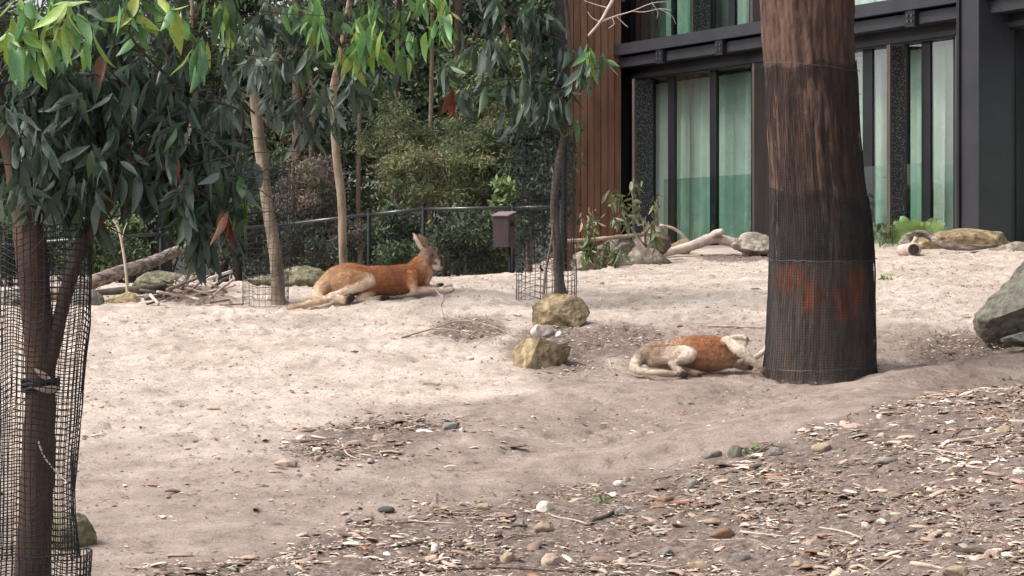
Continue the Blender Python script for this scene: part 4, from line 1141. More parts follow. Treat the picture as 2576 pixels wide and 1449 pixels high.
# --- dead pale branch hanging in front of the lodge
T = thing('dead_branch', 'bare pale dead branch hanging in front of the upper lodge wall', 'branch', pt(1500, 20, 26))
for L in ([(1480, 90, 26, 6), (1510, 55, 26, 8), (1530, 20, 26, 9), (1550, -20, 26, 10), (1560, -90, 26, 12)], [(1510, 55, 26, 5), (1550, 40, 26.1, 4), (1590, 28, 26.1, 3), (1640, 8, 26.1, 2), (1680, 4, 26.1, 1.5)], [(1530, 20, 26, 4), (1500, 12, 26, 3), (1470, 2, 26, 2)],
          [(1590, 28, 26.1, 3), (1620, 30, 26.1, 2.5), (1660, 22, 26.1, 2), (1690, 26, 26.1, 1.5)], [(1550, 40, 26.1, 3), (1570, 60, 26.1, 2.5), (1580, 68, 26.1, 2)], [(1540, 45, 26, 3), (1545, 60, 26, 2.4), (1530, 72, 26, 2)], [(1640, 8, 26.1, 2), (1655, 30, 26.1, 1.5), (1652, 48, 26.1, 1.2)], [(1510, 55, 26, 3), (1490, 45, 26, 2.4), (1478, 30, 26, 1.6)], [(1660, 22, 26.1, 1.6), (1690, 40, 26.1, 1.2), (1700, 60, 26.1, 1)]):
    (V, F), P, _ = vtube(L, 4, 6, .06); part('branch', V, F, M_DRIFT, T, True)

# --- the big trunk
def big_tree():
    D = 22.0
    rows = [(-900, 2032, 112), (-400, 2030, 114), (0, 2030, 117), (100, 2034, 114), (200, 2041, 112), (350, 2048, 112), (450, 2056, 114), (550, 2066, 121), (620, 2068, 126), (700, 2068, 127), (850, 2064, 132), (935, 2062, 138), (1000, 2062, 150)]
    A = np.array(rows, float)
    vy = np.concatenate([np.linspace(-900, -20, 40), np.linspace(-10, 1000, 260)])
    cx = np.interp(vy, A[:, 0], A[:, 1]); rr = np.interp(vy, A[:, 0], A[:, 2])
    n = 180; ang = np.linspace(0, 2 * math.pi, n, endpoint=False)
    I, J = np.meshgrid(np.arange(len(vy)), np.arange(n), indexing='ij')
    z = EYE - (vy - HY) / FPX * D
    ca, sa = np.cos(ang)[J], np.sin(ang)[J]
    r0 = rr / FPX * D
    q = np.stack([ca * 3.2, sa * 3.2, z[I] * .55], -1).reshape(-1, 3)
    rid = fbm(q * np.array([2.6, 2.6, 1.6]), 4, 5).reshape(I.shape)
    fin = fbm(q * np.array([8, 8, 7.0]), 3, 15).reshape(I.shape)
    fib = fbm(q * np.array([17, 17, 16.0]), 2, 35).reshape(I.shape)
    low = vnoise(q * .6, 25).reshape(I.shape)
    rad = r0[I] * (1 + .035 * low + .02 * vnoise(q * np.array([.9, .9, 2.5]), 45).reshape(I.shape)) - .018 * np.abs(rid) - .011 * np.abs(fin) - .006 * np.abs(fib) + .014
    x0 = (cx - CX) / FPX * D
    X = x0[I] + rad * ca; Y = D + rad * sa
    V = np.stack([X, Y, z[I]], -1).reshape(-1, 3)
    a = (np.arange(len(vy) - 1)[:, None] * n + np.arange(n)[None]).ravel(); b = (np.arange(len(vy) - 1)[:, None] * n + ((np.arange(n) + 1) % n)[None]).ravel()
    F = np.stack([a, a + n, b + n, b], -1)
    k = np.clip(.45 + .55 * rid + .45 * fin + .35 * fib, 0, 1)[..., None]
    col = np.array((.055, .034, .026)) * (1 - k) + np.array((.112, .067, .05)) * k
    vv = vy[I]; vx = cx[I] + rr[I] * ca
    nz = fbm(np.stack([vx / 26, vv / 60, vx * 0], -1).reshape(-1, 3), 3, 61).reshape(I.shape)
    red = np.zeros(I.shape)
    for (px, py, rx, ry) in ((2025, 745, 38, 55), (2120, 745, 46, 75), (1985, 700, 40, 45), (2150, 700, 34, 45)):
        red = np.maximum(red, sm(1.25, .45, np.hypot((vx - px) / rx, (vv - py) / ry) + .28 * nz))
    red = (red * (sa < .15) * np.clip(.55 + 1.1 * fin + .5 * fib, .1, 1))[..., None]
    col = col * (1 - red * .85) + np.array((.27, .078, .03)) * red * .85
    lowgrey = (sm(470, 560, vv + 25 * nz) * .72)[..., None] * (1 - red)  # bark blends to a greyer brown towards the foot
    col = col * (1 - lowgrey) + np.array((.10, .082, .072)) * lowgrey
    T = thing('gum_tree', 'massive brown barked tree trunk wrapped in black netting', 'tree', (x0[-2], D, float(z[-3])))
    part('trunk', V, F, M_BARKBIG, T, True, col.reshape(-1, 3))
    # limbs and crown high above the picture
    top = Vector((x0[0], D, float(z[0])))
    cr = Crown(); tg = []
    for k in range(11):
        a = k * 2.4; rr_ = random.uniform(.8, 3.0)
        c = top + Vector((math.cos(a) * rr_ + .6, math.sin(a) * rr_, random.uniform(1.2, 4.2)))
        cr.blob(c, (1.1, 1.1, .7), 260, .2, DARK + MID); tg.append(c)
    for c in tg:
        mid = (top + c) / 2 + Vector((0, 0, .3))
        P = smooth_path([top - Vector((0, 0, .1)), mid, c], 5); V2, F2 = tube(P, np.linspace(.14, .03, len(P)), 8, .05)
        part('limb', V2, F2, M_BARKG, T, True)
    cr.finish(T, M_LEAF, 0)
    # netting, two overlapping wraps
    def wrap(y0, y1, ofs, cell, seed, wob, tilt=0):
        ys = np.linspace(y0, y1, 12); path = []
        for q_ in ys:
            path.append(((np.interp(q_, A[:, 0], A[:, 1]) - CX) / FPX * D, D, EYE - (q_ - HY) / FPX * D, np.interp(q_, A[:, 0], A[:, 2]) / FPX * D + ofs))
        V_, F_ = net(path, cell, .0020, wob, seed, M_NET)
        dx_ = (V_[:, 0] - path[0][0]); t_ = sm(path[-1][2] + .5, path[0][2], V_[:, 2])
        V_[:, 2] += t_ * (tilt * dx_ + .02 * np.sin(dx_ * 17 + seed) + .012 * np.sin(dx_ * 41))
        return V_, F_
    V, F = wrap(168, 656, .012, .021, 70, .006, .05)
    solo('trunk_netting', V, F, M_NET, (x0[-2], D, float(V[:, 2].min())), 'upper wrap of black netting round the massive trunk', 'netting')
    V, F = wrap(492, 950, .022, .021, 71, .010, -.12)
    solo('trunk_netting', V, F, M_NET, (x0[-2], D, float(V[:, 2].min())), 'lower wrap of black netting round the foot of the massive trunk', 'netting')
    # tie wire visible on the netting
    for k, (y0, lab) in enumerate(((172, 'thin tie wire at the top edge of the trunk netting'), (656, 'pale tie wire round the middle of the trunk netting'), (925, 'pale tie wire round the foot of the trunk netting'))):
        rr2 = np.interp(y0, A[:, 0], A[:, 2]) / FPX * D + .032; c0 = (np.interp(y0, A[:, 0], A[:, 1]) - CX) / FPX * D
        P = [(c0 + rr2 * math.cos(a), D + rr2 * math.sin(a), EYE - (y0 - HY) / FPX * D + .012 * math.sin(a * 2 + k) + .02 * math.cos(a) * (-1 if k == 0 else .3)) for a in np.linspace(0, 2 * math.pi, 60)]
        P = [(x_, y_, z_ + random.gauss(0, .004)) for x_, y_, z_ in P]; V, F = tube(P, .0020, 5); solo('tie_wire', V, F, M_WIRE, tuple(P[0]), lab, 'wire')
big_tree()

# ------------------------------------------------------------------ fence behind the crest
def fence():
    RP = [(-260, 640, 32.4), (-20, 618, 32.2), (405, 588, 32.0), (700, 567, 31.6), (928, 540, 31.2), (1065, 526, 31.0), (1290, 523, 30.7), (1412, 520, 30.6)]
    Pp = [pt(*p) for p in RP]
    T = thing('wire_fence', 'black chain link fence with round top rail behind the sandy crest', 'fence', (Pp[5].x, Pp[5].y, Pp[5].z - 1.15))
    for k, p in enumerate(Pp):
        b = Vector((p.x, p.y, gz(p.x, p.y) - .15))
        V, F = tube([b, p + Vector((0, 0, .05))], .022, 10); o = part('post', V, F, M_FENCE, T, True)
        V, F = tube([p + Vector((0, 0, .045)), p + Vector((0, 0, .06)), p + Vector((0, 0, .07))], [.027, .024, .006], 10); part('post_cap', V, F, M_FENCE, o, True)
    for k in range(len(Pp) - 1):
        a, b = Pp[k], Pp[k + 1]
        V, F = tube([a, b], .02, 10); part('top_rail', V, F, M_RAIL, T, True)
        H = 1.02
        lo = Vector((0, 0, -H))
        V, F = tube([a + lo - Vector((0, 0, .06)), b + lo - Vector((0, 0, .06))], .012, 6); part('bottom_rail', V, F, M_FENCE, T, True)
        # kick board
        d = (b - a).normalized(); nn = Vector((d.y, -d.x, 0)).normalized() * .01
        za, zb = Vector((0, 0, -H - .02)), Vector((0, 0, -H + .30 if k < 4 else -H + .22))
        Vb = [a + za - nn, b + za - nn, b + za + nn, a + za + nn, a + zb - nn, b + zb - nn, b + zb + nn, a + zb + nn]
        part('kick_board', Vb, BF, M_FENCE, T)
        # chain link
        L = (b - a).length; sp = .055; mb = MB()
        n0 = int((L + H) / sp)
        for sgn in (1, -1):
            for i in range(n0):
                u0 = i * sp - H if sgn > 0 else i * sp
                t0, t1 = 0.0, H
                def uv(t): return (u0 + t) if sgn > 0 else (u0 - t)
                # clip to [0, L]
                lo_t = max(0, -u0) if sgn > 0 else max(0, u0 - L); hi_t = min(H, L - u0) if sgn > 0 else min(H, u0)
                if hi_t - lo_t < .02: continue
                p0 = a + (b - a) * (uv(lo_t) / L) - Vector((0, 0, lo_t)); p1 = a + (b - a) * (uv(hi_t) / L) - Vector((0, 0, hi_t))
                mb.tube([p0, p1], .0019, 3)
        part('chain_link', mb.V, mb.F, M_FENCE, T)
fence()
# black thick post pair at left behind the fence
T = thing('steel_post', 'thick black square post behind the fence at left', 'post', pt(405, 690, 33.2))
for (x0, x1, y0, d) in ((398, 432, 486, 33.2), (374, 396, 520, 33.6)):
    a, b = pt(x0, y0, d), pt(x1, y0, d); mb = MB(); mb.box((a.x, d - .06, gz(a.x, d) - .1), (b.x, d + .06, a.z)); part('post', mb.V, mb.F, M_FENCE, T)
# brown box on a post
def box_post():
    D = 29.6; c = pt(1268, 575, D)
    T = thing('feeder_box', 'brown metal box with sloping lid on a thin post by the fence', 'box', (c.x + .08, D, gz(c.x, D)))
    a = R(-24); ca, sa = math.cos(a), math.sin(a); w, d, h = .085, .085, .165
    def P(x, y, z): return (c.x + x * ca - y * sa, D + x * sa + y * ca, c.z + z)
    def bx(x0, x1, y0, y1, z0, z1, zb=None):
        zb = z1 if zb is None else zb
        return [P(x0, y0, z0), P(x1, y0, z0), P(x1, y1, z0), P(x0, y1, z0), P(x0, y0, z1), P(x1, y0, z1), P(x1, y1, zb), P(x0, y1, zb)], BF
    V, F = bx(-w, w, -d, d, -.19, .12, .16); o = part('box_body', V, F, M_BOX, T)
    V, F = bx(-w - .012, w + .012, -d - .02, d + .012, .125, .137, .178)
    V = [(x, y, z) for x, y, z in V]
    for i, dz in ((2, .04), (3, .04)): V[i] = (V[i][0], V[i][1], V[i][2] + dz)
    part('lid', V, F, M_BOXLID, T)
    V, F = bx(w - .001, w + .005, -.02, .045, .02, .07); part('slot', V, F, M_DARK, T)
    V, F = bx(w + .002, w + .012, -d + .01, d - .01, -.13, -.10); part('hinge_strip', V, F, M_BOX, T)
    V, F = tube([P(w - .02, 0, -.19), (P(w - .02, 0, 0)[0], P(w - .02, 0, 0)[1], gz(c.x, D) - .1)], .014, 8); part('post', V, F, M_FENCE, T, True)
box_post()

# ------------------------------------------------------------------ background bush
def qleaf(n, P, S, asp, C, droop=0.0, r=rng):
    """n small bent leaves as two quads each"""
    d = r.normal(size=(n, 3)); d[:, 2] -= droop; d /= np.linalg.norm(d, axis=1)[:, None]
    u = r.normal(size=(n, 3)); u -= (u * d).sum(1)[:, None] * d; u /= np.linalg.norm(u, axis=1)[:, None]
    w = np.cross(d, u)
    L = S[:, None]
    a = P; b = P + d * L * .5 + u * L * asp * .5 + w * L * .06; c = P + d * L; e = P + d * L * .5 - u * L * asp * .5 + w * L * .06
    V = np.stack([a, b, c, e], 1).reshape(-1, 3)
    F = np.arange(n * 4).reshape(-1, 4)
    return V, F, np.repeat(C, 4, 0)
def bush(label, vx, vy, D, rx, ry, n, leaf, pal, clumps=40, asp=.4, trunkm=M_BARKG, group=None, name='bush', cat='bush', depth=None, trunk=True, droop=.3, cl=.16, hollow=.3, world=None):
    c = pt(vx, vy, D) if world is None else Vector(world); k = D / FPX
    rad = np.array((rx * k, depth if depth else rx * k * .8, ry * k)) if world is None else np.array((rx, depth or rx, ry))
    g = gz(c.x, c.y)
    T = thing(name, label, cat, (c.x, c.y, g), group)
    u = rng.normal(size=(clumps, 3)); u /= np.linalg.norm(u, axis=1)[:, None]; u *= (rng.uniform(hollow, 1, clumps) ** .6)[:, None]
    cc = np.array(c) + u * rad
    cc[:, 2] = np.maximum(cc[:, 2], g + .05)
    wh = rng.integers(0, clumps, n)
    cs = rng.uniform(.6, 1.5, clumps) * cl * rad.mean() * 2
    off = rng.normal(size=(n, 3)) * np.array((1, 1, .6)) * .5
    P = cc[wh] + off * cs[wh][:, None]
    P[:, 2] = np.maximum(P[:, 2], g + .02)
    pl = np.array(pal); ct = pl[rng.integers(0, len(pl), clumps)]
    C = ct[wh] * rng.uniform(.75, 1.3, (n, 1))
    V, F, CV = qleaf(n, P, rng.uniform(.6, 1.35, n) * leaf, asp, C, droop)
    part('crown', V, F, M_BGLEAF, T, False, CV, 'stuff')
    if trunk:
        b = Vector((c.x, c.y, g - .1)); mb = MB(); t = Vector((c.x + random.uniform(-.1, .1), c.y, c.z + rad[2] * .5)); w = max(.02, rad[0] * .05)
        mb.tube(smooth_path([b, (b + t) / 2 + Vector((random.uniform(-.1, .1), 0, 0)), t], 4), np.linspace(w, w * .4, 9), 8)
        part('trunk', mb.V, mb.F, trunkm, T, True)
        for q in range(0, clumps, max(1, clumps // 9)):
            s = b.lerp(t, random.uniform(.3, .9)); e = Vector(cc[q])
            V2, F2 = tube(smooth_path([s, (s + e) / 2 + Vector((0, 0, .05)), e], 3), np.linspace(w * .4, w * .12, 7), 5)
            part('limb', V2, F2, trunkm, T, True)
    return T
DG = [(.05, .07, .042), (.065, .088, .05), (.08, .105, .06), (.04, .058, .04)]
MG = [(.10, .13, .065), (.135, .165, .08), (.085, .12, .06)]
OL = [(.17, .19, .09), (.21, .22, .105), (.13, .16, .08), (.22, .205, .12)]
BR = [(.15, .115, .095), (.20, .155, .125), (.12, .095, .08), (.12, .12, .08)]
LG = [(.16, .23, .09), (.20, .27, .11), (.12, .19, .08)]
bush('feathery olive green shrub above the fence behind the kangaroo', 1120, 430, 33.3, 150, 95, 17000, .06, OL, 60, .2, depth=.6, droop=.2, cl=.13)
bush('taller lighter part of the feathery shrub reaching up left', 1010, 360, 33.9, 95, 105, 9000, .06, OL + MG, 34, .2, depth=.5, droop=.2, cl=.16)
bush('feathery grey green shrub under the sapling crown', 1215, 370, 33.8, 100, 110, 9000, .06, MG + OL, 34, .22, depth=.5, droop=.2, cl=.16)
bush('bright green leafy sprig bush beside the brown box', 1265, 490, 32.6, 32, 35, 900, .08, LG, 10, .4, depth=.15)
bush('dark bush filling the fence line right of the lying kangaroo', 1190, 600, 32.4, 130, 75, 9000, .07, DG + MG, 50, .35, depth=.5)
bush('dark green bush behind the fence between posts', 1000, 600, 32.7, 70, 80, 5000, .07, DG + MG, 30, .35, depth=.5)
bush('brown withered bush behind the tan trunked gum', 775, 480, 33.0, 75, 90, 6000, .06, BR, 40, .25, depth=.5, trunkm=M_BARKR)
bush('brown withered undergrowth at the fence foot behind the gum trunks', 800, 610, 32.8, 120, 70, 5000, .06, BR + DG, 40, .3, depth=.4)
bush('mid green bush behind the fence near the pale gum trunk', 600, 560, 33.4, 110, 110, 8000, .08, MG + DG, 40, .35, depth=.6)
bush('weedy green bush behind the fence left of the black post', 250, 600, 33.6, 170, 90, 9000, .08, MG + LG, 50, .35, depth=.6)
bush('dark low bush behind the fence at the left edge', 20, 620, 33.8, 170, 80, 8000, .08, DG + MG, 45, .35, depth=.6)
bush('light green spray bush high behind the olive shrub', 1260, 200, 34.5, 120, 110, 9000, .08, LG + MG, 50, .35, depth=.6)
bush('yellow green bush showing under the left gum leaves', 420, 520, 34.5, 150, 90, 8000, .08, LG + MG, 50, .35, depth=.6)
bush('tall dark shrub beside the rust cladding', 1350, 420, 33.0, 75, 170, 9000, .08, DG, 50, .35, depth=.5)
bush('grey green bush between the two slender gum trunks', 690, 430, 35, 120, 150, 11000, .08, MG + DG, 60, .3, depth=.7)
GB = 'dark trees of the wood behind the fence'
tl_ = [(60, 300, 36.6, 300, 330), (330, 250, 36.3, 280, 330), (600, 250, 35.7, 250, 330), (860, 200, 41.5, 260, 330), (1080, 150, 41, 250, 300), (1230, 250, 40.5, 190, 330), (1400, 60, 44, 130, 330), (-250, 350, 38, 260, 300)]
TLL = ['dark wood tree behind the left gum crown', 'dark wood tree behind the leaning log and black post', 'dark wood tree right behind the pale gum trunk', 'dark wood tree behind the thin tan trunked gum', 'dark wood tree rising above the olive shrub', 'dark wood tree behind the brown box and sapling crown', 'dark wood tree farthest right beside the rust cladding', 'dark wood tree at the left edge of the picture']
for k, (vx, vy, D, rx, ry) in enumerate(tl_):
    bush(TLL[k], vx, vy, D, rx, ry, 15000, .12, DG if k % 2 else DG + MG, 70, .4, depth=.9, group=GB, name='dark_tree', cat='tree', cl=.13, trunkm=M_BARKD)
for k in range(9):
    bush('tall tree in the farthest row of the wood', 0, 0, 46 + (k % 3) * 2, 2.3, 3.2, 12000, .15, DG + MG, 80, .4, depth=1.6, group='farthest row of trees in the wood', name='far_tree', cat='tree', world=(-11 + k * 1.75, 48 + (k % 3) * 2, EYE + 2.6 + .5 * (k % 2)), cl=.14, hollow=.1, trunkm=M_BARKD)
for k, (x, y, h) in enumerate([(-17, 43, 1.6), (-23, 50, 1.3), (-30, 49, 1.5), (-36, 58, 1.7), (-45, 57, 2.4)]):
    bush('low tree beyond the left end of the fence', 0, 0, y, 3.0, h, 9000, .22, DG + MG, 60, .4, depth=2, group='low trees beyond the left end of the fence', name='far_tree', cat='tree', world=(x, y, EYE + h * .6), cl=.14, trunkm=M_BARKD)
# dark tree boles seen behind the fence
for (vx, D, w, y0, lab) in ((745, 33.4, 34, 380, 'dark brown tree bole behind the withered bush'), (782, 34, 22, 420, 'thinner dark bole right of the brown bole'), (1150, 35.5, 26, 150, 'dark bole behind the olive shrub'), (560, 36, 26, 200, 'grey bole behind the left gum leaves'), (1000, 36.5, 20, 60, 'slim dark bole rising behind the thin gum'), (905, 35.2, 13, 40, 'slim grey stem left of the olive shrub'), (1085, 36, 12, 30, 'slim grey stem above the olive shrub'), (480, 34.8, 15, 200, 'slim stem behind the fence under the left gum leaves'), (1330, 35.5, 15, 60, 'slim stem behind the sapling crown')):
    T = thing('tree_bole', lab, 'tree', (pt(vx, 0, D).x, D, gz(pt(vx, 0, D).x, D)))
    (V, F), P, _ = vtube([gtrunk_base(vx + 4, D, w * 1.2), (vx, 600, D, w), (vx - 4, 480, D, w * .9), (vx + 3, y0, D, w * .8), (vx, -250, D, w * .5)], 5, 10, .06); part('trunk', V, F, M_BARKP if w < 16 else M_BARKD, T, True)
    mb = MB()
    for q in range(4):
        s = pt(vx, y0 - 60 * q, D); e = s + Vector((random.uniform(-.7, .7), random.uniform(-.2, .3), random.uniform(.2, .6))); mb.tube([s, (s + e) / 2, e], [.03, .02, .01], 6)
    part('limb', mb.V, mb.F, M_BARKD, T, True)
    V, F, CV = qleaf(900, np.array(pt(vx, -150, D)) + rng.normal(size=(900, 3)) * np.array((.6, .4, .3)), rng.uniform(.08, .14, 900), .35, np.array(DG)[rng.integers(0, 4, 900)], .4)
    part('crown', V, F, M_BGLEAF, T, False, CV, 'stuff')

# ------------------------------------------------------------------ shrub and fern at the lodge
def leafy(label, base, stems, n, leaf, pal, name='shrub', cat='shrub'):
    T = thing(name, label, cat, base)
    P = []
    for L in stems:
        (V, F), Pp, _ = vtube(L, 4, 6, .05); part('stem', V, F, M_TWIG, T, True); P += Pp[len(Pp) // 3:]
    cr = Crown()
    for q in range(n):
        b = P[random.randrange(len(P))]
        cr.blob(b, (.06, .06, .06), 1, leaf, pal, .9)
    cr.finish(T, M_LEAF, 300)
SHP = [(.12, .17, .06), (.16, .21, .08), (.09, .14, .05), (.30, .29, .17)]
leafy('small leafy green shrub growing at the left of the lodge rocks', ground(1500, 684), [[(1505, 684, 29.3, 6), (1490, 640, 29.3, 5), (1478, 600, 29.3, 4), (1492, 572, 29.3, 3)], [(1510, 684, 29.3, 5), (1520, 650, 29.3, 4), (1530, 620, 29.3, 3)], [(1500, 680, 29.3, 5), (1475, 650, 29.3, 4), (1465, 625, 29.3, 3)], [(1540, 680, 29.2, 4), (1550, 655, 29.2, 3), (1556, 640, 29.2, 3)]], 130, .12, SHP)
leafy('wilting cut branch with pale curled leaves standing in the lodge rocks', ground(1625, 668), [[(1625, 640, 29.9, 7), (1620, 570, 29.9, 6), (1600, 520, 29.9, 5), (1590, 480, 29.9, 4), (1608, 462, 29.9, 2)], [(1618, 570, 29.9, 5), (1580, 545, 29.9, 4), (1555, 520, 29.9, 3), (1545, 490, 29.9, 2)], [(1622, 590, 29.9, 5), (1650, 545, 29.9, 4), (1655, 500, 29.9, 3)], [(1625, 620, 29.8, 5), (1580, 570, 29.8, 4), (1545, 560, 29.8, 3)], [(1640, 640, 29.7, 5), (1650, 610, 29.7, 4), (1640, 580, 29.7, 3)]], 130, .12, SHP + [(.36, .34, .22), (.20, .22, .11)])
leafy('few dry pale leaves on a twig before the rust cladding', ground(1500, 660), [[(1480, 600, 29.9, 3), (1470, 560, 29.9, 2.5), (1462, 550, 29.9, 2)], [(1480, 600, 29.9, 3), (1495, 560, 29.9, 2.5), (1490, 530, 29.9, 2)]], 14, .10, [(.36, .26, .17), (.42, .33, .22)])
T = thing('fern', 'bright green fern beside the massive trunk below the glass doors', 'fern', pt(2290, 606, 31.2))
for k in range(30):
    a = random.uniform(-1.2, 1.2); b0 = pt(2290 + random.gauss(0, 22), 614, 31.2 + random.uniform(-.2, .1)); L = random.uniform(.32, .52)
    dirx, dy = math.sin(a), random.uniform(-.6, .4); V = []; F = []; P = []
    N_ = 20
    for i in range(N_ + 1):
        t = i / N_
        P.append(b0 + Vector((dirx * L * t, dy * L * t * .6, L * (math.cos(a) * t * 1.2 - .6 * t * t))))
    for i in range(2, N_):
        p = P[i]; d = (P[i + 1] - P[i - 1]).normalized(); s = d.cross(Vector((0, -1, .3))).normalized(); t = i / N_
        w = .10 * (1 - t) ** .8 * min(1, t * 5) * L / .45 + .006; h = d * .0052
        for sg in (-1, 1):
            tip = p + s * sg * w + d * w * .45 + Vector((0, 0, -.012)); mid = p + s * sg * w * .5 + d * w * .2 + Vector((0, 0, .004))
            k0 = len(V); V += [p - h * .6, mid - h, tip, mid + h, p + h * .6]; F += [(k0, k0 + 1, k0 + 3, k0 + 4), (k0 + 1, k0 + 2, k0 + 3)]
    V2, F2 = tube(P[::4], [.004, .0035, .003, .002, .001, .001][:len(P[::4])], 4)
    k0 = len(V); V += V2; F += [tuple(i + k0 for i in f) for f in F2]
    part('frond', V, F, M_FERN, T)
# low green leaves under the fern and weeds
leafy('low round leaved green plant at the foot of the fern', pt(2235, 612, 31), [[(2235, 612, 31, 3), (2215, 590, 31, 2), (2205, 575, 31, 2)], [(2240, 612, 31, 3), (2250, 592, 31, 2), (2240, 578, 31, 2)], [(2230, 612, 31, 3), (2228, 590, 31, 2), (2222, 570, 31, 2)]], 70, .09, MG + LG, 'plant', 'plant')
def weed(label, vx, vy, n, s):
    g = ground(vx, vy); P = np.array(g) + rng.normal(size=(n, 3)) * np.array((s, s, s * .2)) + np.array((0, 0, s * .25))
    V, F, CV = qleaf(n, P, rng.uniform(.03, .07, n), .45, np.array(LG)[rng.integers(0, 3, n)], -.4)
    solo('weed', V, F, M_BGLEAF, tuple(g), label, 'weed', None, None, False, CV)
weed('small dark green weed on the sand right of the massive trunk', 2230, 706, 34, .04)
weed('little green weed beside the upright grey stone', *Z4(1630, 530), 26, .03)
weed('faint green sprout on the bank near the right edge', *Z5(1800, 10), 14, .03)
weed('small mossy tuft in the litter left of the rusty bark', *Z4(520, 900), 16, .025)

# ------------------------------------------------------------------ kangaroos
def lofts(tubes, tf):
    """tubes: list of (rows, colours); row = (x px, y px, depth m, r px, depth ratio). returns mesh pieces and colour samples"""
    V, F, smp = [], [], []
    for rows in tubes:
        cols = [np.array(r[5]) for r in rows]
        S = smooth_path([r[:5] for r in rows], 5); CS = np.clip(smooth_path(cols, 5), 0, 1)
        P = [tf(a, b, d) for a, b, d, r, k in S]
        n = len(P); sides = 14
        # round the ends
        rad = [s[3] for s in S]; kk = [s[4] for s in S]
        T = [(P[min(i + 1, n - 1)] - P[max(i - 1, 0)]).normalized() for i in range(n)]
        sc = tf.scale
        ring = []
        for i in range(n): ring.append((P[i], T[i], rad[i] / sc, kk[i]))
        def cap(i, sgn):
            out = []
            for t in (.5, .8, .96):
                out.append((P[i] + T[i] * sgn * rad[i] / sc * t * .8, T[i], rad[i] / sc * math.sqrt(1 - t * t), kk[i]))
            return out
        ring = cap(0, -1)[::-1] + ring + cap(n - 1, 1)
        base = len(V)
        for (p, t, r, k) in ring:
            dep = Vector((0, 1, 0)); dep = (dep - t * dep.dot(t))
            if dep.length < .2: dep = Vector((1, 0, 0)) - t * t.x
            dep.normalize(); up = t.cross(dep).normalized()
            for q in range(sides):
                a = 2 * math.pi * q / sides
                V.append(p + up * math.cos(a) * r + dep * math.sin(a) * r * k)
        m = len(ring)
        for i in range(m - 1):
            for q in range(sides):
                q2 = (q + 1) % sides
                F.append((base + i * sides + q, base + i * sides + q2, base + (i + 1) * sides + q2, base + (i + 1) * sides + q))
        F.append(tuple(base + q for q in range(sides))[::-1]); F.append(tuple(base + (m - 1) * sides + q for q in range(sides)))
        for i in range(n): smp.append((P[i], max(.008, rad[i] / sc), CS[i]))
    return V, F, smp
